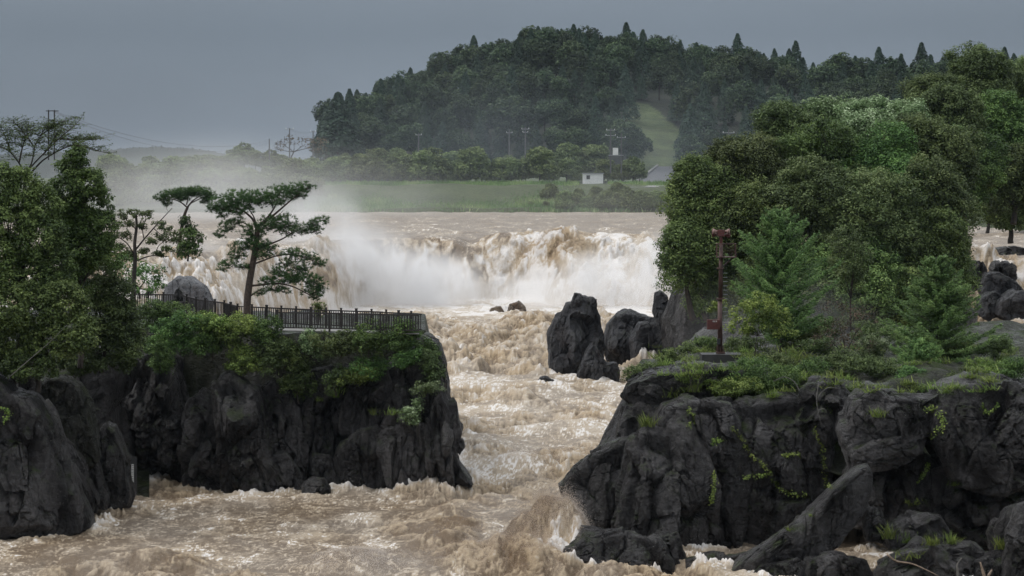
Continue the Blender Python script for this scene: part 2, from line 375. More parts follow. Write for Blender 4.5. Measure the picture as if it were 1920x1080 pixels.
        # foam: lacy streaks, torn crests, white sheets where the water lands
    lx = X + 0.8 * fbm2(X * 0.7, Y * 0.45, 3, 51); ly = Y + 1.2 * fbm2(X * 0.7, Y * 0.45, 3, 52)
    r1 = np.abs(fbm2(lx * 0.50, ly * 0.36, 4, 6, 0, 0.62)); r2 = np.abs(fbm2(lx * 1.05, ly * 0.75, 4, 8, 0, 0.62)); r3 = np.abs(fbm2(lx * 3.4, ly * 2.4, 2, 18, 0, 0.6))
    lace = np.clip(np.maximum(1 - sstep(0.0, 0.11, r1), 0.38 * (1 - sstep(0.0, 0.12, r2))) + 0.14 * nf * (1 - sstep(0.0, 0.13, r3)), 0, 1)
    sheet = sstep(-0.05, 0.42, fbm2(wx * 0.17 + 3, wy * 0.085, 4, 61, 0, 0.6))
    crest = sstep(-0.15, 0.5, 0.8 * p2 + 0.7 * p3 + 0.6 * p4 + 0.3 * p1)
    white = (1 - 0.85 * band) * (1.0 * lace * (0.45 + 0.65 * sheet + .35 * chan) + 0.55 * sheet * (0.45 + 0.55 * lace) + 0.03)
    froth = band * (0.0 + 0.46 * crest + 0.12 * lace) + 0.22 * crest * (1 - band)
    foam = white + froth
    foam = foam * (1 - 0.30 * near) + chan * 0.12 + 0.24 * near * lace * (1 - band)
    foam = foam + foot * (0.30 + 0.5 * sheet + 0.2 * lace) * (1 - .5 * band)
    streak = fbm2(wx * 0.55 + 0.8 * fbm2(X * .5, h * .3, 2, 64), h * 0.20 + Y * 0.05, 4, 63, 0, 0.6)
    foam = foam * (1 - curt) + curt * np.clip(0.30 + 0.8 * streak + 0.3 * p3 + 0.5 * (1 - t) + 0.25 * b1, 0, 1.1) + casc * np.where(X < -20, np.clip(0.12 + 0.22 * crest + 0.22 * (1 - t) + .25 * lace * sheet, 0, .8), np.clip(-0.05 + 0.5 * (1 - t) + 0.5 * crest * sheet + 0.25 * sheet, 0, 0.8))
    bm_ = np.clip(bumpg(4.6, 319, 3.2, 6, 1.0) + bumpg(-5.2, 325, 2.2, 6, .9) + bumpg(-10.5, 323, 3.2, 5, .9), 0, 1)
    foam = foam - 0.30 * bm_ * (1 - .5 * crest)
    foam = foam * (1 - 0.72 * upper) + upper * (0.04 + 0.5 * lace * sheet * np.interp(Y, [330, 380, 480], [1.0, .8, .3]))
    # surge where the water breaks against rock
    gx0, gy0, cs = -70.0, 90.0, 0.2; grid = np.zeros((700, 1150), np.float32)
    for RVt, _ in ROCKV:
        zz = np.interp(RVt[:, 1], [90, 150, 200, 240, 290, 330], [0, 0.1, 0.45, 0.9, 1.5, 1.8])
        q = RVt[np.abs(RVt[:, 2] - zz - .1) < .8]; ix = ((q[:, 0] - gx0) / cs).astype(int); iy = ((q[:, 1] - gy0) / cs).astype(int)
        ok = (ix >= 0) & (ix < 700) & (iy >= 0) & (iy < 1150); grid[ix[ok], iy[ok]] = 1
    fld = grid.copy()
    for _ in range(7): fld = np.maximum(fld, .93 * np.maximum(np.maximum(np.roll(fld, 1, 0), np.roll(fld, -1, 0)), np.maximum(np.roll(fld, 1, 1), np.roll(fld, -1, 1))) - .10)
    for _ in range(2): fld = (np.roll(fld, 1, 0) + np.roll(fld, -1, 0) + np.roll(fld, 1, 1) + np.roll(fld, -1, 1) + 2 * fld) / 6
    ixw = np.clip(((X - gx0) / cs).astype(int), 0, 699); iyw = np.clip(((Yd - gy0) / cs).astype(int), 0, 1149)
    surge = fld[ixw, iyw] * (Yd < 300) * np.clip(.6 + 1.6 * fbm2(X * .5, Y * .4, 2, 88), 0, 1.2)
    h = h + surge * (0.20 + .30 * p3 + .2 * p4)
    foam = np.clip(foam + surge * (.25 + .45 * crest), 0, 1.15)
    # silt: how brown the water below the foam is
    silt = np.clip(0.30 + 0.4 * fbm2(wx * 0.2, wy * 0.11, 4, 71) + 0.38 * band * chan + 0.22 * near * band + 0.12 * near - 0.40 * upper + 0.4 * bm_ - .25 * foot, 0, 1)
    nr, nc = X.shape
    idx = np.arange(nr * nc).reshape(nr, nc)
    Q = np.stack([idx[:-1, :-1], idx[:-1, 1:], idx[1:, 1:], idx[1:, :-1]], -1).reshape(-1, 4)
    V = np.stack([X, Yd, h], -1).reshape(-1, 3)
    m, nt, b = newmat('muddy_flood_water')
    pos = N(nt, 'ShaderNodeNewGeometry').outputs['Position']
    fo = N(nt, 'ShaderNodeAttribute', attribute_name='foam').outputs['Fac']; si = N(nt, 'ShaderNodeAttribute', attribute_name='silt').outputs['Fac']
    fine = noise(nt, 2.6, 9, 0.72, pos, 0.6)
    f2 = math_(nt, 'ADD', fo, mrange(nt, fine, 0.3, 0.7, -0.20, 0.20))
    brown = mixc(nt, si, (0.190, 0.156, 0.122), (0.120, 0.080, 0.046))
    tan = mixc(nt, si, (0.42, 0.362, 0.292), (0.35, 0.268, 0.172))
    c = mixc(nt, mrange(nt, f2, 0.06, 0.42), brown, tan)
    c = mixc(nt, mrange(nt, f2, 0.46, 0.98), c, (0.62, 0.592, 0.564))
    nt.links.new(c, b.inputs['Base Color'])
    nt.links.new(mrange(nt, f2, 0.1, 0.6, 0.42, 0.85), b.inputs['Roughness'])
    b.inputs['Specular IOR Level'].default_value = 0.12
    bump(nt, b, math_(nt, 'ADD', noise(nt, 3.2, 6, 0.7, pos, 0.5), math_(nt, 'MULTIPLY', fine, 0.5)), 0.4, 0.25)
    o = mesh('water', V, Q, None, m, None, {'foam': foam, 'silt': silt}, True)
    structure(o)
    return X, Yd, h, foam, silt, rapid, face, foot, A, p3, near, upper

# droplets torn off the crests
def build_spray():
    rng = np.random.RandomState(5)
    sc_ = np.clip(Ww3 + 0.05, 0, 1) * (0.10 + 0.25 * Wrapid + 0.4 * Wface + 0.5 * Wnear * (WA > 0.4)) * (1 - Wupper) * (WA > 0.22)
    for cx, cy_, r_, a_ in ((2.4, 115.3, 2.2, 5.0), (0.2, 112, 2.0, 3.0), (-7, 110.5, 2.4, 2.0), (4.6, 318, 4, 3.0), (0.5, 147, 2.5, 1.5), (4, 152, 2.5, 1.5)):
        sc_ = sc_ + a_ * np.exp(-(((WX - cx) / r_) ** 2 + ((WY - cy_) / r_) ** 2)) * (0.2 + np.clip(Ww3 + .2, 0, 1))
    p = np.clip(sc_, 0, None).ravel() ** 1.3
    p /= p.sum()
    n = 110000
    k = rng.choice(p.size, n, p=p)
    D = WY.ravel()[k]
    up = rng.exponential(0.11, n) * np.clip(sc_.ravel()[k], 0.3, 2.2)
    c = np.stack([WX.ravel()[k], D, WH.ravel()[k]], 1) + rng.normal(size=(n, 3)) * np.array([0.10, 0.15, 0.03]) * (D / 150)[:, None]
    c[:, 2] += up * 0.9
    s = rng.uniform(0.004, 0.012, n) * (D / 120) ** 0.8
    tet = np.array([[1, 1, 1], [1, -1, -1], [-1, 1, -1], [-1, -1, 1]], float)
    V = c[:, None, :] + tet[None] * s[:, None, None] * rng.uniform(0.5, 1.4, (n, 4, 3))
    T = (np.array([[0, 1, 2], [0, 3, 1], [0, 2, 3], [1, 3, 2]])[None] + (np.arange(n) * 4)[:, None, None]).reshape(-1, 3)
    m, nt, b = newmat('flying_spray')
    si = N(nt, 'ShaderNodeAttribute', attribute_name='v').outputs['Fac']
    nt.links.new(mixc(nt, si, (0.66, 0.60, 0.55), (0.40, 0.29, 0.19)), b.inputs['Base Color']); b.inputs['Roughness'].default_value = 0.7
    v = np.clip(WS.ravel()[k] + rng.uniform(-.3, .3, n) - 0.2 * WF.ravel()[k], 0, 1)
    o = mesh('water_spray', V.reshape(-1, 3), None, T, m, None, {'v': np.repeat(v, 4)})
    tag(o, 'brown and white spray drops torn off the crests of the flooding river', 'spray', kind='stuff')

# ------------------------------------------------------------------ rocks
def ico(n, cache={}):
    if n not in cache:
        bm = bmesh.new(); bmesh.ops.create_icosphere(bm, subdivisions=n, radius=1.0)
        V = np.array([v.co[:] for v in bm.verts]); T = np.array([[v.index for v in f.verts] for f in bm.faces]); bm.free()
        cache[n] = (V, T)
    return cache[n]
def rock_geo(outline, D, depth, seed=0, n=6, ex=0.55, facets=26, famp=0.07, crack=0.05, rough=0.06, zs=0.5, lean=0.0, shear=0.0, soft=3, cuts=18):
    """a closed rock whose face follows a traced outline; outline in photo pixels at distance D, depth in metres"""
    rng = np.random.RandomState(seed + 100)
    pts = np.array([P(a, b_, D) for a, b_ in outline])[:, [0, 2]]
    area = 0; cx = cz = 0
    nx = np.roll(pts, -1, 0); cr_ = pts[:, 0] * nx[:, 1] - nx[:, 0] * pts[:, 1]; area = cr_.sum() / 2
    c = ((pts + nx) * cr_[:, None]).sum(0) / (6 * area)
    th = np.linspace(-np.pi, np.pi, 721)
    q = pts - c; q2 = np.roll(q, -1, 0); R = np.full(len(th), 0.0)
    for a, b_ in zip(q, q2):
        e = b_ - a; dx, dz = np.cos(th), np.sin(th)
        den = dx * e[1] - dz * e[0]; den = np.where(np.abs(den) < 1e-9, 1e-9, den)
        t = (a[0] * e[1] - a[1] * e[0]) / den; u = (a[0] * dz - a[1] * dx) / den
        ok = (t > 0) & (u >= -1e-4) & (u <= 1.0001); R = np.where(ok & (t > R), t, R)
    R = np.where(R <= 0, np.median(R), R)
    for _ in range(soft): R = (np.roll(R, 1) + 2 * R + np.roll(R, -1)) / 4
    V, T = ico(n)
    ang = np.arctan2(V[:, 2], V[:, 0]); r = np.interp(ang, th, R)
    # spread the vertices evenly over the superellipsoid, most of them on the face and crown
    tg = np.linspace(0, np.pi, 2001); rg = np.abs(np.sin(tg)) ** ex; yg = -np.sign(np.cos(tg)) * np.abs(np.cos(tg)) ** 0.55
    rm = math.sqrt(abs(area) / np.pi); dA = rg[:-1] * np.hypot(rm * np.diff(rg), depth * np.diff(yg)) * np.where(tg[:-1] < 1.75, 1.0, .22) + 1e-9
    cumA = np.concatenate([[0], np.cumsum(dA)]); cumA /= cumA[-1]
    tt = np.interp((1 + V[:, 1]) / 2, cumA, tg)
    rp = np.abs(np.sin(tt)) ** ex; yp = -np.sign(np.cos(tt)) * np.abs(np.cos(tt)) ** 0.55; rho = np.abs(np.sin(tt))
    V = np.stack([np.cos(ang) * rho, -np.cos(tt), np.sin(ang) * rho], 1)
    p = np.stack([c[0] + np.cos(ang) * r * rp, D + depth * yp, c[1] + np.sin(ang) * r * rp], 1)
    size = np.sqrt(abs(area)); nrm = np.stack([np.cos(ang) * rho * 0.6, V[:, 1], np.sin(ang) * rho * 0.6], 1); nrm /= np.linalg.norm(nrm, axis=1)[:, None]
    # flat broken faces: shave the rock with tilted planes
    cc = np.array([c[0], D, c[1]])
    for _ in range(cuts):
        t1, t2 = rng.normal() * .8, rng.normal() * .55 + .15
        nn = np.array([t1, -1.0, t2]); nn /= np.linalg.norm(nn)
        dd = (p - cc) @ nn; hmax = dd.max() * rng.uniform(.70, .95)
        p = p - (np.clip(dd - hmax, 0, None) * (1 - .8 * sstep(.86, 1.0, rho)))[:, None] * nn * 0.95
    # planes and joints
    w = p + size * 0.05 * np.stack([fbm3(p, 3, 1.4 / size, seed + k) for k in range(3)], 1)
    sc_ = np.array([1, 1, zs])
    k0 = rng.choice(len(p), facets); seeds = w[k0] + rng.normal(size=(facets, 3)) * size * 0.06
    d = np.sqrt((((w[:, None, :] - seeds[None]) * sc_) ** 2).sum(2))
    i1 = d.argmin(1); d1 = d[np.arange(len(p)), i1]; d[np.arange(len(p)), i1] = 9e9; d2 = d.min(1)
    g = rng.normal(size=(facets, 3)) * 0.45; hh = rng.uniform(-1, 1, facets) * famp * size
    fd = ((w - seeds[i1]) * g[i1]).sum(1); fd = np.clip(fd, -0.14 * size, 0.14 * size)
    disp = hh[i1] + fd * (famp / 0.06)
    disp -= crack * size * np.exp(-(d2 - d1) / (0.016 * size))
    # smaller broken plates
    m2 = facets * 5 if n > 4 else 10
    s2 = w[rng.choice(len(p), min(m2, len(p)))]; e1 = np.full(len(p), 9e9); e2 = np.full(len(p), 9e9); j1 = np.zeros(len(p), int)
    wq = w * np.array([1, 1, zs * 1.2]); sq = s2 * np.array([1, 1, zs * 1.2])
    for j in range(len(s2)):
        dj = ((wq - sq[j]) ** 2).sum(1); cl = dj < e1
        e2 = np.where(cl, e1, np.minimum(e2, dj)); e1 = np.where(cl, dj, e1); j1 = np.where(cl, j, j1)
    g2 = rng.normal(size=(len(s2), 3)) * 0.34; h2 = rng.uniform(-1, 1, len(s2)) * 0.016 * size
    f2_ = np.clip(((w - s2[j1]) * g2[j1]).sum(1), -.05 * size, .05 * size)
    dm = 0.35 + 0.65 * sstep(-.1, .3, fbm3(p, 2, 1.6 / size, seed + 9))      # some faces stay smooth
    disp += (h2[j1] + f2_) * dm * (famp / 0.06) ** .5 - 0.35 * crack * size * np.exp(-(np.sqrt(e2) - np.sqrt(e1)) / (0.010 * size)) * dm
    disp += 1.25 * rough * size * (0.35 * fbm3(p * np.array([1, 1, 0.6]), 3, 2.2 / size, seed + 5) + 0.5 * fbm3(p * np.array([1, 1, 0.45]), 5, 5.5 / size, seed + 6, True))
    edge = 0.25 + 0.75 * np.clip(1 - rho ** 6, 0, 1)        # keep the traced outline
    p = p + nrm * (disp * edge)[:, None]
    for _ in range(9 if n > 4 else 4):                        # last clean breaks across the finished surface
        t1, t2 = rng.normal() * .7, rng.normal() * .6 + .2
        nn = np.array([t1, -1.0, t2]); nn /= np.linalg.norm(nn)
        dd = (p - cc) @ nn; hmax = dd.max() * rng.uniform(.80, .95)
        p = p - (np.clip(dd - hmax, 0, None) * (1 - .8 * sstep(.86, 1.0, rho)))[:, None] * nn * 0.92
    gs = np.clip(size / 4.5, .35, 1.6); am = np.clip(size / 2.5, .3, 1)
    fine = 0.17 * gs * fbm3(p * np.array([1, 1, .7]), 2, 1.5, seed + 11, True) + 0.085 * fbm3(p * np.array([1, 1, .8]), 3, 3.6, seed + 12, True)
    # narrow joints, mostly upright
    jt = np.abs(fbm3(p * np.array([1.0, .5, .28]), 2, 0.75, seed + 13)); jb = np.abs(fbm3(p * np.array([.35, .5, 1.0]), 2, 0.55, seed + 14))
    fine = fine - 0.24 * (1 - sstep(0, .035, jt)) - 0.16 * (1 - sstep(0, .022, jb))
    p = p + nrm * (fine * am * (0.35 + 0.65 * dm))[:, None]
    p[:, 1] += lean * (p[:, 2] - c[1]); p[:, 0] += shear * (p[:, 1] - D)
    return p, T
ROCKV = []                                                    # every rock surface, for seating plants on it
def rocks(name, specs, mat, label=None, cat='boulder', group=None, struct=False):
    vs, ts, n0 = [], [], 0
    for s_ in specs:
        V, T = rock_geo(*s_[:3], **s_[3]); vs.append(V); ts.append(T + n0); n0 += len(V)
    V = np.concatenate(vs); T = np.concatenate(ts); ROCKV.append((V, T))
    o = mesh(name, V, None, T, mat, None, None, False)
    if struct: structure(o)
    else:
        c = np.array([V[:, 0].mean(), V[:, 1].mean(), V[:, 2].min()])
        o.data.transform(__import__('mathutils').Matrix.Translation(-Vector(c))); o.location = c
        tag(o, label, cat, group)
    return o

# promontory on the left
LC = [
 ([(235, 645), (330, 632), (520, 624), (700, 634), (790, 640), (815, 650), (830, 690), (835, 745), (850, 930), (240, 930), (225, 800)], 150, 9.0, dict(seed=1, ex=0.35, facets=70, famp=0.05, zs=0.4)),
 ([(218, 730), (262, 672), (330, 668), (352, 760), (350, 900), (345, 935), (236, 932), (214, 820)], 142, 2.6, dict(seed=2, facets=40, famp=0.10, crack=0.07)),
 ([(343, 780), (358, 745), (382, 736), (408, 757), (416, 850), (427, 935), (352, 935), (343, 860)], 139.5, 1.9, dict(seed=3, facets=22, famp=0.09)),
 ([(400, 722), (412, 705), (431, 696), (452, 712), (484, 738), (497, 800), (505, 850), (545, 900), (562, 935), (422, 938), (413, 850), (406, 770)], 138, 2.2, dict(seed=4, n=6, facets=16, famp=0.06, crack=0.04, ex=0.7)),
 ([(490, 735), (512, 716), (540, 735), (560, 775), (572, 850), (575, 935), (520, 932), (502, 850)], 139.8, 1.8, dict(seed=5, facets=26, famp=0.10, crack=0.08)),
 ([(545, 720), (600, 690), (660, 690), (690, 740), (660, 820), (640, 930), (570, 932), (556, 830)], 141.5, 2.2, dict(seed=6, facets=34, famp=0.10, crack=0.08)),
 ([(632, 760), (655, 715), (690, 690), (722, 690), (748, 760), (752, 805), (640, 812)], 140, 2.0, dict(seed=7, facets=14, famp=0.07, ex=0.8, zs=0.35)),
 ([(715, 700), (745, 680), (785, 690), (795, 760), (770, 800), (735, 795)], 140.2, 1.6, dict(seed=8, facets=18, famp=0.07, zs=0.25)),
 ([(765, 650), (800, 633), (820, 645), (830, 690), (836, 745), (820, 775), (780, 770), (765, 700)], 140.5, 2.2, dict(seed=9, facets=20, famp=0.08, zs=0.35)),
 ([(640, 835), (670, 812), (705, 800), (722, 820), (738, 935), (655, 935), (618, 925), (622, 880)], 138.3, 1.7, dict(seed=10, facets=14, famp=0.06, zs=0.3)),
 ([(705, 815), (725, 796), (760, 790), (800, 802), (812, 870), (812, 935), (738, 938), (722, 870)], 137.8, 1.6, dict(seed=11, facets=10, famp=0.05, zs=0.25)),
 ([(716, 800), (735, 772), (752, 776), (765, 790), (790, 795), (785, 812), (735, 812)], 137.7, 0.9, dict(seed=12, n=5, facets=14, famp=0.1)),
 ([(798, 800), (812, 752), (832, 738), (840, 760), (846, 800), (846, 860), (850, 935), (806, 938)], 137.2, 1.5, dict(seed=13, facets=18, famp=0.08, zs=0.3)),
 ([(836, 760), (850, 750), (858, 765), (857, 785), (867, 812), (860, 835), (852, 850), (872, 890), (888, 902), (887, 930), (836, 935), (832, 860)], 137.6, 1.4, dict(seed=14, facets=24, famp=0.09, crack=0.06)),
 ([(855, 826), (868, 822), (871, 838), (862, 852), (854, 846)], 137.4, 0.5, dict(seed=15, n=4, facets=8)),
 ([(500, 860), (535, 850), (560, 890), (575, 935), (505, 938)], 137.3, 1.1, dict(seed=16, n=5, facets=14, famp=.09)),
 ([(585, 850), (618, 855), (640, 900), (632, 935), (580, 935)], 138.4, 1.2, dict(seed=17, n=5, facets=14, famp=.09)),
]
rocks('cliff', LC, M['rock'], struct=True)
LF = [
 ([(-60, 690), (20, 735), (62, 748), (98, 800), (112, 850), (140, 930), (162, 975), (160, 1000), (100, 1018), (-60, 1022)], 121, 3.0, dict(seed=21, facets=26, famp=0.05, crack=0.05)),
 ([(35, 710), (60, 700), (76, 720), (74, 780), (60, 800), (38, 770)], 125, 1.2, dict(seed=22, n=5, facets=14, famp=.08)),
 ([(60, 770), (82, 752), (104, 790), (120, 850), (150, 905), (166, 958), (150, 975), (120, 960), (92, 880)], 122.8, 1.4, dict(seed=23, facets=22, famp=.09, crack=.06)),
 ([(95, 840), (128, 820), (158, 875), (182, 935), (178, 960), (152, 962), (120, 920)], 124.8, 1.5, dict(seed=24, facets=20, famp=.09)),
 ([(182, 820), (198, 790), (216, 800), (232, 855), (248, 930), (244, 950), (205, 955), (192, 900)], 129, 1.3, dict(seed=25, facets=14, famp=.06, ex=.7)),
 ([(150, 850), (180, 850), (206, 930), (200, 955), (170, 952)], 128, 1.4, dict(seed=26, n=5, facets=16, famp=.09)),
 ([(-460, 640), (200, 640), (240, 720), (238, 930), (-460, 940)], 137, 4.0, dict(seed=27, ex=.4, facets=50, famp=.06)),
]
rocks('cliff', LF, M['rock'], struct=True)
rocks('mossy_boulder', [([(70, 735), (92, 705), (118, 708), (150, 725), (172, 760), (180, 810), (184, 862), (165, 880), (120, 870), (88, 830), (72, 790)], 126.3, 2.2, dict(seed=28, facets=10, famp=.04, ex=.6, crack=.02))],
      M['rock_moss'], 'big rounded boulder with a moss-grown top lodged in the left bank')
rocks('boulder', [([(566, 912), (585, 894), (606, 897), (620, 912), (622, 935), (566, 938)], 135.6, 0.7, dict(seed=29, n=5, facets=8, famp=.05))],
      M['rock'], 'small dark boulder at the water line in front of the fenced cliff')
# bluff on the right
RC = [
 ([(1150, 800), (1172, 745), (1300, 700), (1500, 705), (1700, 720), (1990, 715), (2420, 730), (2420, 1110), (1150, 1110), (1120, 1000), (1110, 900)], 127, 6.0, dict(seed=31, ex=.35, facets=60, famp=.04, zs=.6)),
 ([(1050, 912), (1075, 882), (1112, 850), (1160, 828), (1186, 816), (1202, 850), (1198, 920), (1190, 1000), (1150, 1012), (1108, 1000), (1080, 985), (1064, 950)], 119.5, 2.0, dict(seed=32, facets=9, famp=.05, ex=.6)),
 ([(1180, 830), (1215, 800), (1262, 795), (1300, 800), (1325, 850), (1350, 960), (1345, 1085), (1180, 1090), (1150, 1030), (1162, 920)], 117.5, 2.6, dict(seed=33, facets=20, famp=.06, crack=.05, zs=.4)),
 ([(1168, 745), (1178, 718), (1215, 700), (1262, 690), (1330, 684), (1390, 695), (1400, 730), (1330, 750), (1262, 762), (1200, 768)], 121.5, 3.2, dict(seed=34, facets=22, famp=.06, crack=.06, zs=1.6)),
 ([(1158, 835), (1170, 765), (1200, 755), (1260, 765), (1262, 835), (1200, 850)], 120.5, 1.8, dict(seed=35, n=5, facets=14, famp=.06)),
 ([(1225, 800), (1245, 762), (1300, 748), (1370, 752), (1390, 790), (1375, 870), (1300, 875), (1240, 860)], 117.8, 1.8, dict(seed=36, facets=18, famp=.06, crack=.05)),
 ([(1320, 790), (1400, 745), (1480, 735), (1540, 760), (1562, 850), (1555, 950), (1500, 1000), (1390, 1060), (1325, 1060), (1310, 900)], 118.4, 1.9, dict(seed=37, facets=14, famp=.035, crack=.03, ex=.4)),
 ([(1040, 1062), (1058, 1028), (1108, 1004), (1170, 996), (1225, 1010), (1262, 1050), (1270, 1095), (1045, 1100)], 112, 1.6, dict(seed=38, facets=22, famp=.07, crack=.06)),
 ([(1215, 1040), (1235, 1000), (1268, 998), (1285, 1040), (1290, 1095), (1220, 1095)], 113, 1.0, dict(seed=39, n=5, facets=14, famp=.08)),
 ([(1290, 1050), (1400, 1036), (1440, 1060), (1400, 1095), (1290, 1100)], 111.8, 0.9, dict(seed=40, n=5, facets=14, famp=.08)),
 ([(1578, 805), (1598, 750), (1640, 726), (1665, 745), (1740, 748), (1760, 738), (1752, 790), (1720, 845), (1660, 870), (1600, 880)], 114.5, 2.4, dict(seed=41, facets=16, famp=.05, ex=.5, zs=1.2)),
 ([(1740, 800), (1768, 740), (1830, 714), (1900, 718), (1925, 745), (1990, 750), (1990, 900), (1880, 920), (1780, 900)], 114, 2.6, dict(seed=42, facets=16, famp=.05, ex=.5, zs=.7)),
 ([(1590, 890), (1640, 860), (1720, 845), (1760, 880), (1750, 960), (1660, 1010), (1600, 990)], 115.6, 1.8, dict(seed=43, facets=18, famp=.07)),
 ([(1740, 880), (1990, 850), (1990, 1040), (1800, 1010), (1735, 980)], 114.8, 1.6, dict(seed=44, facets=40, famp=.06, zs=1.5, shear=.3)),
 ([(1480, 760), (1510, 720), (1560, 712), (1592, 740), (1590, 800), (1560, 830), (1500, 810)], 118.8, 1.6, dict(seed=45, n=5, facets=18, famp=.08)),
]
rocks('cliff', RC, M['rock'], struct=True)
rocks('leaning_boulder', [([(1338, 1095), (1400, 1040), (1500, 972), (1560, 916), (1602, 880), (1626, 874), (1636, 892), (1634, 925), (1618, 965), (1565, 1020), (1500, 1062), (1440, 1100)], 109.3, 1.3,
      dict(seed=46, facets=9, famp=.035, crack=.02, ex=.6, cuts=7))], M['rock'], 'long dark slab of rock leaning up to the right against the bluff')
FR = [
 ('low flat ledge of rock with a dark hollow in its top at the bottom right', [(1640, 1100), (1645, 1052), (1690, 1030), (1760, 1022), (1820, 1015), (1845, 1035), (1838, 1060), (1830, 1100)], 106.5, 1.6),
 ('rounded dark rock beside the foot of the leaning slab', [(1500, 1100), (1515, 1052), (1560, 1040), (1620, 1050), (1650, 1100)], 107, 1.0),
 ('upright dark rock cut off by the right edge of the picture', [(1880, 1100), (1885, 1000), (1905, 950), (1960, 930), (1990, 1100)], 105.5, 1.6),
 ('dark block of rock behind the grass at the bottom right', [(1660, 1000), (1690, 972), (1760, 968), (1790, 1000), (1785, 1030), (1665, 1030)], 109, 1.0),
 ('broad sloping rock behind driftwood at bottom right', [(1815, 1100), (1830, 1050), (1870, 1032), (1900, 1036), (1900, 1100)], 106, 1.0),
 ('dark rock in the gap right of the leaning slab tip', [(1618, 990), (1626, 955), (1650, 952), (1662, 985), (1655, 1015), (1622, 1015)], 110, 0.8),
 ('flat wedge of rock under the leaning slab near the water', [(1395, 1100), (1430, 1062), (1490, 1048), (1530, 1070), (1520, 1100)], 107.5, 0.9),
 ('grey block of rock wedged below the right overhang', [(1850, 1000), (1862, 975), (1905, 972), (1915, 1000), (1910, 1030), (1855, 1030)], 109, .8),
]
for k, (lb, ol, D, dp) in enumerate(FR):
    rocks('boulder', [(ol, D, dp, dict(seed=50 + k, n=5, facets=14, famp=.07))], M['rock'], lb, group='rocks at the foot of the right bluff')
# rocks in the river
RV = [
 ('tall split dark rock standing in mid-stream', [([(1029, 690), (1032, 628), (1046, 596), (1062, 570), (1074, 572), (1086, 556), (1112, 560), (1118, 576), (1126, 592), (1128, 640), (1124, 690), (1060, 712)], 213, 2.6, dict(seed=61, facets=12, famp=.06, ex=.6)),
                                                ([(1070, 572), (1077, 549), (1090, 552), (1090, 572), (1080, 580)], 212, .7, dict(seed=62, n=4, facets=6)),
                                                ([(1105, 566), (1110, 558), (1119, 562), (1119, 576), (1108, 574)], 212, .6, dict(seed=63, n=4, facets=6))], 'rock_grey'),
 ('pyramid shaped rock with water streaming off it before the tall split rock', [([(1078, 715), (1088, 690), (1100, 660), (1114, 640), (1126, 668), (1136, 682), (1152, 680), (1160, 704), (1158, 722), (1082, 724)], 207, 1.8, dict(seed=64, n=5, facets=10, famp=.06))], 'rock_grey'),
 ('broad humped rock with pale splashes right of the tall split rock', [([(1132, 650), (1142, 610), (1160, 590), (1182, 582), (1200, 590), (1222, 600), (1230, 640), (1225, 690), (1150, 690)], 226, 2.4, dict(seed=65, facets=12, famp=.06)),
                                                             ([(1185, 640), (1200, 606), (1235, 598), (1262, 612), (1268, 660), (1250, 690), (1190, 690)], 222, 2.2, dict(seed=66, facets=12, famp=.07))], 'rock_grey'),
 ('small dark rock poking out of the foam below the tall rock', [([(1006, 722), (1012, 708), (1026, 706), (1042, 716), (1044, 726), (1008, 728)], 203, .7, dict(seed=67, n=4, facets=8))], 'rock'),
 ('low brown rock half drowned below the falls', [([(950, 592), (957, 570), (972, 565), (984, 577), (988, 592), (950, 594)], 292, 1.4, dict(seed=68, n=4, facets=10))], 'rock_brown'),
 ('low drowned rock left of its neighbour below the falls', [([(914, 592), (922, 578), (938, 575), (946, 585), (946, 592), (916, 594)], 292, 1.4, dict(seed=69, n=4, facets=10))], 'rock_brown'),
 ('big smooth grey rock at the foot of the left cascade', [([(304, 566), (312, 538), (334, 521), (358, 524), (380, 536), (398, 566), (394, 590), (308, 590)], 236, 3.2, dict(seed=70, n=5, facets=7, famp=.03, crack=.01, ex=.8))], 'rock_pale'),
 ('long low black rock awash in the right channel', [([(1855, 472), (1868, 466), (1900, 463), (1935, 466), (1935, 482), (1858, 480)], 258, 1.2, dict(seed=71, n=4, facets=8))], 'rock'),
 ('knobbly black rock below the right channel falls', [([(1858, 520), (1868, 495), (1888, 490), (1900, 502), (1908, 520), (1900, 530), (1866, 530)], 247, 1.6, dict(seed=72, n=5, facets=16, famp=.1))], 'rock'),
 ('smooth sloping grey rock under the knobbly black one', [([(1838, 545), (1846, 512), (1870, 512), (1900, 528), (1920, 545), (1890, 560), (1845, 558)], 243, 2.2, dict(seed=73, n=5, facets=8, famp=.04))], 'rock_grey'),
 ('large cracked grey boulder at the right edge of the channel', [([(1868, 590), (1875, 565), (1900, 548), (1940, 545), (1940, 605), (1890, 600)], 238, 2.4, dict(seed=74, n=5, facets=9, famp=.05))], 'rock_grey'),
 ('grey boulder left of the large cracked one', [([(1832, 588), (1838, 560), (1862, 548), (1884, 560), (1874, 592), (1850, 600)], 240, 2.2, dict(seed=75, n=5, facets=9, famp=.05))], 'rock_grey'),
 ('dark rock behind the young cypress by the right channel', [([(1815, 520), (1822, 490), (1840, 492), (1848, 515), (1844, 540), (1820, 545)], 245, 1.6, dict(seed=76, n=5, facets=10, famp=.08))], 'rock'),
 ('pointed grey rock above the terrace grass at right', [([(1836, 690), (1842, 650), (1858, 624), (1876, 650), (1880, 690)], 165, 1.3, dict(seed=77, n=5, facets=8, famp=.06))], 'rock_grey'),
 ('upright grey rock at the shore of the wooded island', [([(1226, 585), (1228, 552), (1240, 546), (1252, 556), (1258, 590), (1250, 640), (1232, 610)], 219, 1.6, dict(seed=78, n=5, facets=8, famp=.06))], 'rock_grey'),
]
for lb, specs, mt in RV: rocks('river_rock', specs, M[mt], lb, 'rock')
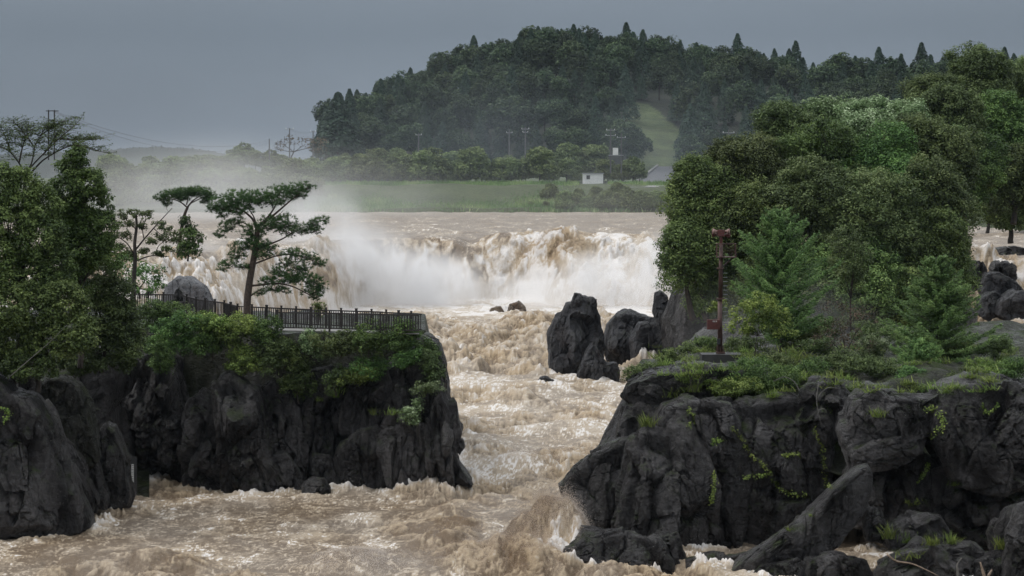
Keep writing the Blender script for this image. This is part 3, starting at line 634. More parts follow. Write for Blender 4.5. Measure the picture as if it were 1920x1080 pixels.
ISL = [
 ([(1245, 700), (1250, 600), (1270, 545), (1340, 540), (1420, 560), (1640, 570), (1840, 580), (1850, 700), (1800, 740), (1300, 740)], 214, 9.0, dict(seed=81, ex=.4, facets=50, famp=.05)),
 ([(1235, 720), (1262, 680), (1300, 650), (1350, 610), (1420, 600), (1440, 720)], 186, 4.0, dict(seed=82, facets=40, famp=.10, crack=.06)),
]
rocks('island_rock', ISL, M['rock'], struct=True)

WX, WY, WH, WF, WS, Wrapid, Wface, Wfoot, WA, Ww3, Wnear, Wupper = build_water()

build_spray()

# ------------------------------------------------------------------ terraces and land
def sheet(name, pxr, Dr, fz, mat, nx=160, ny=120):
    u = np.linspace(*pxr, nx); d = np.linspace(*Dr, ny)
    X = (u - 960)[None, :] / F * d[:, None]; Y = np.broadcast_to(d[:, None], X.shape)
    Z = fz(X, Y, np.broadcast_to(u[None], X.shape))
    i = np.arange(nx * ny).reshape(ny, nx); Q = np.stack([i[:-1, :-1], i[:-1, 1:], i[1:, 1:], i[1:, :-1]], -1).reshape(-1, 4)
    V = np.stack([X, Y, Z], -1).reshape(-1, 3)
    ROCKV.append((V, np.concatenate([Q[:, [0, 1, 2]], Q[:, [0, 2, 3]]])))
    return structure(mesh(name, V, Q, None, mat, None, None, True))
M['terr'] = rock_mat('terrace_rock_and_soil', (0.012, 0.014, 0.008), (0.07, 0.075, 0.045), 1.6, .4)
def zR(X, Y, u):
    z = 7.75 + 0.45 * fbm2(X * .25, Y * .16, 4, 91) + 0.018 * (Y - 122)
    far = np.interp(u, [1160, 1300, 1420, 1600, 2000], [131, 135, 140, 150, 160])
    z = z - 8 * sstep(far, far + 9, Y) - 4 * (1 - sstep(117.5, 121.5, Y + 1.0 * fbm2(X * .4, Y * .1, 3, 7))) - 6 * (1 - sstep(1178, 1200, u))
    return z
sheet('terrace', (1160, 2460), (117, 172), zR, M['terr'], 240)
def zL(X, Y, u):
    z = 8.75 + 0.25 * fbm2(X * .3, Y * .2, 3, 92) + .4 * (1 - sstep(330, 460, u))
    return z - 5 * (1 - sstep(142.0, 143.0, Y)) - 8 * sstep(800, 822, u) - 7 * sstep(160, 185, Y)
sheet('terrace', (-460, 830), (141.5, 190), zL, M['terr'])
def zl_near(X, Y, u):
    return 5.2 + 0.5 * fbm2(X * .3, Y * .2, 3, 93) - 7 * sstep(120, 200, u) + 0.15 * (Y - 124) - 6 * (1 - sstep(126, 129, Y))
sheet('bank', (-460, 280), (122, 150), zl_near, M['terr'], 130, 60)

# far land: one ground sheet out to the horizon
def ground():
    Y = np.concatenate([np.linspace(-30, 540, 30), np.linspace(544, 620, 40), np.geomspace(625, 9000, 60)])
    X = np.concatenate([-np.geomspace(6000, 200, 24), np.linspace(-190, 190, 120), np.geomspace(200, 6000, 24)])
    XX, YY = np.meshgrid(X, Y)
    ys = 552 - 4 * sstep(50, 120, XX) + 6 * (perlin2(XX * .02, YY * 0) )
    Z = -4 + sstep(300, 340, YY) * 5 + sstep(ys - 4, ys, YY) * 9.6 + 5.3 * sstep(ys, ys + 26, YY) + 0.5 * fbm2(XX * .06, YY * .06, 3, 95) * sstep(545, 560, YY)
    bankR = sstep(64, 80, XX) * sstep(300, 330, YY)
    Z = np.where(XX > 64, np.maximum(Z, -4 + 17 * bankR), Z)
    bankL = sstep(-70, -90, XX) if False else 1 - sstep(-110, -75, XX)
    Z = np.maximum(Z, -4 + bankL * 14.5 * sstep(190, 250, YY))
    i = np.arange(XX.size).reshape(XX.shape); Q = np.stack([i[:-1, :-1], i[:-1, 1:], i[1:, 1:], i[1:, :-1]], -1).reshape(-1, 4)
    m, nt, b = newmat('meadow'); pos = N(nt, 'ShaderNodeNewGeometry').outputs['Position']
    f = mrange(nt, noise(nt, 0.12, 8, 0.7, pos), 0.35, 0.65); f2 = mrange(nt, noise(nt, 1.2, 4, 0.7, pos), .3, .7)
    c = mixc(nt, f, (0.058, 0.082, 0.034), (0.112, 0.140, 0.062)); c = mixc(nt, math_(nt, 'MULTIPLY', f2, .5), c, (0.04, 0.055, 0.02))
    nt.links.new(c, b.inputs['Base Color']); b.inputs['Roughness'].default_value = .9
    bump(nt, b, noise(nt, 1.5, 6, .7, pos), 1.0, 1.2)
    structure(mesh('ground', np.stack([XX, YY, Z], -1).reshape(-1, 3), Q, None, m, None, None, True))
ground()

# hill: crest line in photo pixels (tree tops), the wooded hill stands 640 to 780 m away
CREST = np.array([[560, 330], [600, 300], [612, 215], [640, 195], [690, 188], [720, 165], [770, 140], [830, 112], [880, 98], [930, 80], [1000, 70], [1080, 64], [1150, 68], [1190, 72], [1250, 84], [1310, 100], [1340, 112], [1400, 96], [1450, 96], [1500, 108], [1540, 128], [1580, 118], [1630, 132], [1690, 124], [1760, 120], [1830, 114], [1900, 110], [2050, 110]], float)
TREEH = 62.0
def hill_py(px, t):                                   # ground row for column px and slope fraction t
    top = np.minimum(np.interp(px, CREST[:, 0], CREST[:, 1]) + TREEH, 318)
    return 322 + (top - 322) * np.sin(np.clip(t, 0, 1) * np.pi / 2) ** 0.9
def hill_D(t): return 640 + 150 * t
CLEAR = np.array([(1178, 196), (1215, 206), (1276, 252), (1272, 300), (1215, 326), (1194, 270)], float)
def inpoly(px, py, poly):
    c = False; n = len(poly)
    for i in range(n):
        x1, y1 = poly[i]; x2, y2 = poly[i - 1]
        if (y1 > py) != (y2 > py) and px < (x2 - x1) * (py - y1) / (y2 - y1) + x1: c = not c
    return c
def hill():
    px = np.linspace(540, 2060, 300); t = np.concatenate([np.linspace(-.05, 1, 80), np.linspace(1.05, 2, 16)])
    PX, TT = np.meshgrid(px, t); D = hill_D(TT)
    Z = CZ - (hill_py(PX, TT) - HZ) / F * D
    Z = np.where(TT > 1, Z - (TT - 1) ** 2 * 30, Z)
    X = (PX - 960) / F * D
    i = np.arange(PX.size).reshape(PX.shape); Q = np.stack([i[:-1, :-1], i[:-1, 1:], i[1:, 1:], i[1:, :-1]], -1).reshape(-1, 4)
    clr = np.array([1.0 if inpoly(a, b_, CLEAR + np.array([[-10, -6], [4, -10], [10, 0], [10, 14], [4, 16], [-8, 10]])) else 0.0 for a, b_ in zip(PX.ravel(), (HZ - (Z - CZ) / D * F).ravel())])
    m, nt, b = newmat('hill_grass'); pos = N(nt, 'ShaderNodeNewGeometry').outputs['Position']
    f = mrange(nt, noise(nt, 0.25, 8, 0.75, pos), 0.35, 0.65)
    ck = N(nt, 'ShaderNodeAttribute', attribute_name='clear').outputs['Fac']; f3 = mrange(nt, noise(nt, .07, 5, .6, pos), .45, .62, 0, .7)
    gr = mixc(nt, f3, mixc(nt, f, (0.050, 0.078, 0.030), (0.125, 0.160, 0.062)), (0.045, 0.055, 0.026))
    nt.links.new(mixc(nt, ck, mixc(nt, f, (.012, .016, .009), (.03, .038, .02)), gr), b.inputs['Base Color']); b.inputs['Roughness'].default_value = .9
    bump(nt, b, noise(nt, 0.8, 6, .75, pos), 1.0, 1.5)
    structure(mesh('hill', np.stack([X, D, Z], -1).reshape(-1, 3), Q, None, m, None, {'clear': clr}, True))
hill()
def ridge():
    px = np.linspace(-300, 1000, 900); d = np.linspace(2400, 2700, 5)
    top = np.interp(px, [-300, 60, 190, 250, 300, 360, 400, 430, 600, 1000], [300, 286, 281, 275, 274, 277, 282, 290, 312, 322])
    top = top - 5.0 * np.abs(perlin2(px * .17, px * 0)) - 3.5 * np.abs(perlin2(px * .45, px * 0 + 4)) + 3
    top0 = np.interp(px, [-300, 60, 190, 250, 300, 360, 400, 430, 600, 1000], [300, 286, 281, 275, 274, 277, 282, 290, 312, 322]) + 2
    V = []
    for k, D in enumerate(d):
        py = np.where(k == 0, 335, 335 + ((top if k == 3 else top0) - 335) * [0, .55, .88, 1, 0.8][k]); D = D + 0 * px
        V.append(np.stack([(px - 960) / F * D, np.full_like(px, 1) * D, CZ - (py - HZ) / F * D], 1))
    i = np.arange(5 * 900).reshape(5, 900); Q = np.stack([i[:-1, :-1], i[:-1, 1:], i[1:, 1:], i[1:, :-1]], -1).reshape(-1, 4)
    m = simple('distant_woods', (0.028, 0.036, 0.03), .9, .4, .02)
    structure(mesh('distant_hill', np.concatenate(V), Q, None, m, None, None, True))
ridge()

# ------------------------------------------------------------------ plants
def unit(v): return v / (np.linalg.norm(v, axis=-1, keepdims=True) + 1e-9)
def leaf_quads(g, c, nrm, ln, wd, a, rng, tdir=None):
    n = len(c); nrm = unit(nrm)
    t = rng.normal(size=(n, 3)) if tdir is None else tdir
    t = unit(t - nrm * (t * nrm).sum(1)[:, None]); b = np.cross(nrm, t)
    ln = np.broadcast_to(ln, (n,))[:, None]; wd = np.broadcast_to(wd, (n,))[:, None]
    V = np.stack([c - t * ln / 2, c + b * wd / 2 + nrm * wd * .12, c + t * ln / 2, c - b * wd / 2 + nrm * wd * .12], 1).reshape(-1, 3)
    g.add(V, np.arange(4 * n).reshape(n, 4), None, np.repeat(np.clip(a, 0, 1), 4))
def clump(g, C, r, n, size, rng, flat=0.75, up=0.5, base=0.5, var=0.18):
    """n leaves over a bundle of twig ends around centre C"""
    d = unit(rng.normal(size=(n, 3)) + np.array([0, 0, 0.25]))
    rad = rng.uniform(0.45, 1.05, n)[:, None]
    p = C + d * rad * r * np.array([1, 1, flat])
    nr = unit(d + np.array([0, 0, up]) + rng.normal(size=(n, 3)) * 0.33)
    s = size * rng.uniform(0.65, 1.3, n)
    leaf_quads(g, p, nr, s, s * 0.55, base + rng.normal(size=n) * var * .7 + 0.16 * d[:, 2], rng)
def crown(g, lobes, rng, leaf, csize, dens=1.0, lpc=60, gap=0.0, flat=0.75):
    """lobes: (centre, (rx, ry, rz)); leaf clumps sit over the outer shell of every lobe"""
    for C, R in lobes:
        R = np.asarray(R, float)
        area = 4 * np.pi * ((R[0] * R[2]) ** 1.6 / 3 + (R[0] * R[1]) ** 1.6 / 3 + (R[1] * R[2]) ** 1.6 / 3) ** (1 / 1.6)
        k = max(6, int(area / (csize ** 2 * 1.5) * dens))
        d = unit(rng.normal(size=(k, 3))); d = d[(d[:, 2] > -0.75)]
        lb = rng.normal() * 0.10
        for q in d:
            if rng.rand() < gap: continue
            rr = rng.uniform(0.72, 1.04)
            cc = np.asarray(C) + q * R * rr
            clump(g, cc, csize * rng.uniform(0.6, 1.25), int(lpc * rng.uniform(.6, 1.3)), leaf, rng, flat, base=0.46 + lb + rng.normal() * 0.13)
def wobble_path(a, b, n, amp, rng):
    t = np.linspace(0, 1, n)[:, None]; p = np.asarray(a) * (1 - t) + np.asarray(b) * t
    k = rng.normal(size=(n, 3)) * amp * np.sin(t * np.pi) ; k[0] = 0
    return p + np.cumsum(k, 0) * 0.5
def limbs(g, base, lobes, r0, rng, fork=None):
    """tapered trunk from base up, then a limb into each lobe with side twigs"""
    top = np.mean([np.asarray(c) for c, _ in lobes], 0)
    f = np.asarray(base) * 0.45 + top * 0.55 if fork is None else np.asarray(fork)
    g.tube(smooth_path(wobble_path(base, f, 5, r0 * 1.2, rng)), np.linspace(r0, r0 * .6, 17), 8)
    for C, R in lobes:
        p = wobble_path(f, np.asarray(C), 5, r0 * 1.4, rng)
        g.tube(smooth_path(p, 2), np.linspace(r0 * .55, r0 * .14, 9), 5)
        for _ in range(5):
            q = np.asarray(C) + unit(rng.normal(size=3)) * np.asarray(R) * 0.85
            g.tube(wobble_path(p[3], q, 4, r0 * .6, rng), np.linspace(r0 * .16, r0 * .04, 4), 4)
def tree(name, label, pxbase, D, lobes_px, leafmat, leaf=0.2, csize=0.7, dens=1.0, lpc=55, gap=0.0, r0=0.18, seed=0, bark='bark', cat='tree', group=None, depth=0.8, flat=.75, fork=None):
    """lobes_px: (px, py, rx, ry[, dD]) ellipses of the crown as seen from the bridge"""
    rng = np.random.RandomState(seed + 500)
    base = P(*pxbase, D)
    lobes = []
    for l in lobes_px:
        d = D + (l[4] if len(l) > 4 else rng.uniform(-.6, .6))
        lobes.append((P(l[0], l[1], d), (S(l[2], d), S((l[2] + l[3]) / 2, d) * depth, S(l[3], d))))
    root = thing(name, label, cat, base, group)
    gt = Geo(); limbs(gt, base, lobes, r0, rng, None if fork is None else P(*fork, D)); gt.build('trunk', M[bark], root, base, True)
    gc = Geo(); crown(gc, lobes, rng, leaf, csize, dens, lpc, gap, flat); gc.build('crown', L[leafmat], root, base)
    return root
def auto_lobes(cx, cy, rx, ry, n, seed):
    rng = np.random.RandomState(seed); out = []
    for k in range(n):
        a = rng.uniform(0, 2 * np.pi); r = math.sqrt((k + .5) / n) * .72
        s = rng.uniform(.42, .60)
        out.append((cx + math.cos(a) * rx * r, cy + math.sin(a) * ry * r, rx * s, ry * s * 1.05, rng.uniform(-1, 1) * rx / F * 90))
    return out

# -- trees and bushes on the left bank
tree('airy_tree', 'open feathery tree spreading thin branches over the top left corner', (45, 560), 127, [], 'olive') if False else None
def airy():
    rng = np.random.RandomState(11); D = 124; base = P(38, 560, D)
    root = thing('airy_tree', 'open feathery tree spreading thin bare-looking branches at the top left', 'tree', base)
    gt, gc = Geo(), Geo()
    paths = [[(38, 560), (40, 400), (48, 330)], [(48, 330), (62, 300), (64, 275), (75, 255), (88, 235)], [(48, 330), (60, 310), (85, 285), (110, 260), (135, 240), (152, 222)],
             [(60, 322), (80, 300), (110, 282), (140, 270), (172, 280), (205, 288)], [(64, 275), (52, 258), (38, 240), (25, 228)], [(48, 330), (36, 305), (20, 285), (2, 275), (-20, 262)],
             [(36, 305), (42, 275), (50, 255), (55, 235)], [(110, 260), (135, 262), (165, 262), (180, 262)], [(75, 255), (95, 240), (118, 228)], [(20, 285), (10, 255), (0, 235)], [(85, 285), (100, 262), (112, 240)]]
    for k, q in enumerate(paths):
        p = np.array([P(a, b, D + (0 if k == 0 else rng.uniform(-1.5, 1.5) * j / 3)) for j, (a, b) in enumerate(q)])
        r = np.linspace(.12, .07, 3) if k == 0 else np.linspace(.05, .014, len(q))
        sp_ = smooth_path(p, 4); gt.tube(sp_, np.interp(np.linspace(0, 1, len(sp_)), np.linspace(0, 1, len(r)), r), 5)
        if k == 0: continue
        for t in np.linspace(.35, 1, 13):
            o = sp_[int(t * (len(sp_) - 1))]
            for _ in range(4):
                e_ = o + np.array([rng.normal() * .55, rng.normal() * .5, rng.uniform(0.0, .40)])
                gt.tube([o, (o + e_) / 2 + [0, 0, .04], e_], [.012, .009, .005], 3, cap=False)
                n = 15; t_ = rng.uniform(.2, 1.05, n)[:, None]
                c = o * (1 - t_) + e_ * t_ + rng.normal(size=(n, 3)) * np.array([.10, .10, .035])
                leaf_quads(gc, c, rng.normal(size=(n, 3)) * .5 + [0, 0, 1], rng.uniform(.08, .15, n), .05, .4 + rng.normal(size=n) * .2, rng)
    gt.build('trunk', M['bark'], root, base); gc.build('crown', L['olive'], root, base)
airy()
tree('conical_tree', 'pointed dense green tree rising above the left bank trees', (150, 690), 128, [(146, 292, 16, 26), (140, 322, 30, 26), (160, 345, 36, 30), (128, 362, 34, 34), (168, 390, 42, 36), (138, 410, 44, 38), (180, 432, 40, 36), (150, 462, 52, 40), (195, 478, 36, 34), (112, 432, 36, 46), (112, 490, 46, 40), (120, 540, 50, 40)], 'green', .16, .45, 1.5, 80, .02, .16, 1)
tree('broadleaf_tree', 'dark leafy tree filling the left edge of the picture', (25, 720), 123, [(-10, 350, 46, 44), (40, 352, 34, 36), (78, 385, 36, 38), (18, 410, 52, 48), (70, 450, 52, 46), (-10, 490, 50, 50), (40, 520, 55, 48), (100, 505, 42, 44)], 'deep', .16, .45, 1.5, 80, .02, .2, 2)
tree('broadleaf_tree', 'shaded leafy tree low on the left bank above the leaning rocks', (70, 735), 122, [(10, 580, 60, 50), (70, 580, 50, 48), (118, 570, 46, 46), (30, 645, 58, 46), (95, 640, 54, 44), (-20, 660, 40, 50), (140, 625, 40, 42), (60, 690, 50, 26)], 'deep', .16, .45, 1.5, 80, .02, .16, 3)
tree('broadleaf_tree', 'olive leafy tree hanging over the cove at the end of the left bank', (190, 700), 130, [(175, 530, 50, 44), (215, 560, 36, 40), (180, 595, 50, 46), (222, 615, 38, 44), (205, 665, 46, 40), (240, 650, 24, 42), (150, 680, 40, 30), (232, 590, 26, 30)], 'olive', .16, .45, 1.5, 80, .02, .14, 4)
def crooked():
    rng = np.random.RandomState(61); D = 150; base = P(250, 562, D)
    root = thing('broadleaf_tree', 'thin crooked tree with open leaf clumps left of the pines', 'tree', base); gt, gc = Geo(), Geo()
    for q, r0, r1 in ([[(250, 562), (251, 520), (254, 485), (252, 455), (256, 425), (254, 402)], .16, .07], [[(253, 470), (270, 448), (288, 428), (305, 410), (324, 390)], .06, .02], [[(252, 478), (240, 456), (226, 446), (212, 440)], .05, .015],
                      [[(254, 490), (272, 482), (292, 478), (312, 482), (318, 480)], .05, .012], [[(270, 448), (268, 430), (276, 408)], .035, .015], [[(288, 428), (300, 440), (312, 446)], .03, .012], [[(255, 430), (240, 415), (228, 404)], .035, .012], [[(292, 478), (296, 462), (308, 452), (326, 440)], .03, .01]):
        p = np.array([P(u, v, D) for u, v in q]); p[1:, 1] += np.cumsum(rng.normal(size=len(q) - 1) * .15); sp_ = smooth_path(p, 4); gt.tube(sp_, np.linspace(r0, r1, len(sp_)), 7)
    for px, py, rx, ry in ((254, 398, 20, 11), (232, 402, 16, 10), (276, 404, 16, 10), (222, 424, 18, 9), (246, 420, 18, 9), (268, 424, 12, 7), (212, 442, 14, 9), (236, 442, 12, 8), (300, 424, 16, 10), (318, 436, 18, 9), (300, 446, 14, 9), (330, 448, 12, 8), (282, 452, 12, 7), (270, 470, 12, 7), (314, 468, 12, 8), (298, 476, 10, 6), (226, 464, 14, 9), (240, 478, 12, 8)):
        c = P(px, py, D + rng.normal() * .5); R_ = np.array([S(rx, D), S(rx, D), S(ry, D)])
        for _ in range(9): clump(gc, c + unit(rng.normal(size=3)) * R_ * rng.uniform(.3, 1.0), .26, 30, .15, rng, .6, base=.45 + rng.normal() * .12)
    gt.build('trunk', M['bark'], root, base, True); gc.build('crown', L['olive'], root, base)
crooked()
tree('shrub', 'pale misty shrub at the base of the thin crooked tree', (262, 560), 156, [(240, 500, 30, 26), (275, 520, 30, 24), (232, 540, 26, 24), (290, 545, 20, 14)], 'green', .18, .5, .9, 45, .1, .08, 6, cat='shrub')

def needle_pads(g, pads, D, rng, nl=.23, dens=1.0, dep=.75):
    for cx, cy, rx, ry in pads:
        a, b_, c_ = S(rx * 1.1, D), S(rx, D) * dep, S(ry * 1.25, D)
        n = int(dens * 84 * (a * b_) ** .5 * (c_ + .35) * 2.0 * (a + .5))
        d = unit(rng.normal(size=(n, 3))); rad = rng.uniform(.12, 1.45, n)[:, None] ** .5
        q = P(cx, cy, D) + d * rad * np.array([a, b_, c_])
        q[:, 2] -= .10 * c_ * ((q[:, 0] - P(cx, cy, D)[0]) / a) ** 2
        k = 15
        nd = unit(rng.normal(size=(n, k, 3)) * np.array([1, 1, .75]) + np.array([0, 0, .55]) + .5 * d[:, None, :])
        ln = nl * rng.uniform(.7, 1.25, (n, k))[..., None]
        tip = q[:, None, :] + nd * ln
        sd_ = unit(np.cross(nd, rng.normal(size=(n, k, 3)))) * .014
        V = np.stack([q[:, None, :] + sd_, q[:, None, :] - sd_, tip], 2).reshape(-1, 3)
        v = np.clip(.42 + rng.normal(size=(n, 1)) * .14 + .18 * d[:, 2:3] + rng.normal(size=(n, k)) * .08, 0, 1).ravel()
        g.add(V, None, np.arange(len(V)).reshape(-1, 3), np.repeat(v, 3))
def pine(label, D, paths, pads, seed, nl=.2, dens=1.0):
    rng = np.random.RandomState(seed); base = P(*paths[0][0][0], D)
    root = thing('pine_tree', label, 'pine tree', base); gt, gc = Geo(), Geo()
    for k, (q, r0, r1) in enumerate(paths):
        p = np.array([P(a, b, D) for a, b in q]); p[1:, 1] += (0 if k == 0 else 1) * np.cumsum(rng.normal(size=len(q) - 1) * .12)
        s_ = smooth_path(p, 4); gt.tube(s_, np.linspace(r0, r1, len(s_)), 8 if k == 0 else 5)
    for cx, cy, rx, ry in pads:                                   # twigs inside each pad
        for _ in range(7):
            a = P(cx + rng.uniform(-.3, .3) * rx, cy + ry * .8, D); b = P(cx + rng.uniform(-1, 1) * rx, cy + rng.uniform(-.5, .3) * ry, D); b[1] += rng.normal() * S(rx, D) * .4
            gt.tube([a, (a + b) / 2 + [0, 0, .03], b], [.02, .015, .007], 4)
    needle_pads(gc, pads, D, rng, nl, dens)
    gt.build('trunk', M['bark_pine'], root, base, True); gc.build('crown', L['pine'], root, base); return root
pine('tall leaning pine with flat tiers of needles behind the wooden fence', 143,
     [([(464, 604), (463, 565), (469, 520), (477, 480), (481, 450), (483, 425)], .235, .15),
      ([(483, 428), (474, 410), (458, 396), (440, 388), (420, 384)], .085, .03), ([(480, 420), (476, 405), (462, 385)], .06, .02), ([(483, 425), (500, 410), (514, 390), (520, 372)], .08, .03),
      ([(485, 424), (505, 410), (522, 396), (545, 376), (565, 362)], .09, .03), ([(474, 430), (462, 420), (452, 416), (440, 422)], .05, .02),
      ([(480, 468), (505, 458), (530, 448), (548, 436), (575, 424)], .07, .02), ([(476, 495), (495, 488), (515, 480), (545, 476), (575, 484), (598, 493)], .06, .02),
      ([(472, 505), (455, 500), (435, 503)], .05, .02), ([(468, 536), (490, 534), (520, 530), (550, 536), (575, 548), (590, 556)], .07, .025), ([(468, 556), (480, 548), (492, 540)], .055, .03), ([(545, 476), (540, 492), (548, 508)], .03, .015), ([(510, 410), (525, 402), (532, 393)], .025, .008)],
     [(446, 372, 30, 11), (418, 382, 24, 11), (398, 390, 12, 6), (478, 370, 28, 10), (505, 376, 26, 10), (528, 362, 26, 11), (552, 356, 20, 11), (575, 350, 14, 6), (566, 364, 12, 6), (440, 392, 30, 8), (418, 402, 10, 6),
      (432, 424, 18, 9), (416, 438, 12, 7), (446, 414, 12, 7), (478, 434, 20, 10), (505, 420, 24, 11), (530, 418, 24, 12), (545, 432, 18, 9), (572, 428, 20, 7), (594, 418, 16, 7), (608, 412, 8, 5), (590, 432, 14, 5), (468, 446, 14, 7),
      (455, 462, 22, 7), (484, 458, 22, 8), (505, 464, 14, 6), (445, 478, 16, 7), (430, 494, 16, 6), (418, 504, 10, 4), (488, 478, 20, 6), (456, 500, 14, 4),
      (548, 474, 22, 6), (575, 482, 18, 7), (598, 492, 14, 6), (534, 492, 14, 6), (560, 500, 20, 7), (520, 508, 16, 7),
      (530, 522, 26, 8), (556, 516, 20, 9), (578, 524, 24, 10), (598, 534, 14, 9), (500, 526, 14, 6), (510, 540, 16, 6), (486, 548, 10, 5), (585, 546, 18, 8), (592, 556, 12, 6), (532, 545, 12, 5)], 3, .2, 1.15)
pine('smaller hazy pine with one flat crown left of the tall pine', 185,
     [([(335, 480), (336, 455), (341, 425), (346, 402), (352, 388)], .17, .10), ([(352, 388), (362, 376), (374, 368)], .08, .03), ([(352, 390), (340, 380), (325, 374), (308, 372)], .07, .02), ([(350, 384), (352, 372), (350, 364)], .06, .02), ([(356, 382), (375, 372), (392, 366)], .05, .02), ([(318, 376), (310, 386), (316, 398)], .03, .01)],
     [(350, 360, 24, 6), (325, 364, 22, 6), (302, 372, 14, 5), (374, 360, 22, 7), (392, 368, 14, 6), (312, 380, 10, 4), (340, 372, 14, 4), (384, 376, 10, 4)], 8, .24, 1.25)
tree('shrub', 'round misty bush beside the trunk of the smaller pine', (352, 490), 184, [(352, 424, 12, 18), (345, 450, 18, 20), (364, 450, 16, 18), (355, 472, 22, 14)], 'green', .22, .5, 1.0, 45, .05, .08, 9, cat='shrub')

# shrubs on the promontory: (px, py, rx, ry, D, palette, label)
SH = [
 (300, 594, 52, 28, 141, 'green', 'green shrub before the far left end of the fence'),
 (372, 594, 42, 24, 140, 'lime', 'yellowing shrub with orange-tinged leaves under the receding fence'),
 (330, 625, 60, 38, 139.5, 'green', 'broad green shrub above the skull shaped hollow rock'),
 (300, 665, 38, 34, 139.5, 'deep', 'dark shrub shading the top of the cove wall'),
 (400, 640, 44, 40, 139, 'green', 'leafy shrub overhanging the tall smooth column of rock'),
 (400, 604, 32, 20, 138.6, 'lime', 'light lime shrub just below the fence left of the tall pine'),
 (452, 615, 44, 34, 139, 'lime', 'bright lime green shrub under the foot of the tall pine'),
 (455, 668, 40, 40, 138.5, 'lime', 'hanging lime green bush spilling down beside the rock column'),
 (500, 620, 34, 32, 139.5, 'green', 'mid green shrub right of the tall pine trunk'),
 (500, 665, 30, 34, 139, 'olive', 'olive shrub in the gully right of the rock column'),
 (545, 655, 42, 42, 139.5, 'deep', 'dark green shrub below the start of the straight fence'),
 (592, 650, 34, 30, 139.3, 'pale', 'grey-green shrub under the middle of the straight fence'),
 (560, 725, 40, 36, 139.8, 'deep', 'deep shaded shrub in the dark cleft of the cliff'),
 (640, 645, 46, 30, 138.6, 'olive', 'spreading olive shrub below the straight fence'),
 (690, 638, 46, 36, 138.3, 'green', 'dense green shrub reaching up over the fence rail'),
 (742, 634, 40, 34, 138.2, 'green', 'leafy green shrub beneath the corner of the fence'),
 (700, 690, 40, 22, 138.6, 'green', 'low green bush draped over the fluted rock face'),
 (768, 668, 28, 30, 138.0, 'green', 'green bush spilling over the right end of the fenced cliff'),
 (664, 700, 40, 22, 138.5, 'lime', 'light green bush low in the middle of the cliff top growth'),
 (802, 652, 24, 22, 139.2, 'green', 'small green bush on the rounded top corner of the fenced cliff'),
 (812, 680, 20, 44, 138.6, 'olive', 'mat of creeping plants on the rounded corner of the cliff'),
 (630, 715, 24, 30, 138.6, 'olive', 'small wispy bush in the middle of the cliff face'),
 (800, 728, 26, 18, 137, 'pale', 'pale small-leaved sapling growing from a ledge near the cliff end'),
 (775, 775, 22, 22, 136.4, 'pale', 'low pale plant under the sapling on the cliff ledge'),
]
for k, (cx, cy, rx, ry, D, pal, lb) in enumerate(SH):
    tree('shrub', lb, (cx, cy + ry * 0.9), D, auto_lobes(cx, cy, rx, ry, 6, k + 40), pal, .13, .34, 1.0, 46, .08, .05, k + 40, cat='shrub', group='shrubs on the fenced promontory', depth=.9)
tree('shrub', 'small yellow-green bush peeking over the straight fence', (598, 604), 144, [(596, 576, 10, 7), (602, 586, 9, 8)], 'lime', .15, .25, 1, 30, 0, .04, 77, cat='shrub')

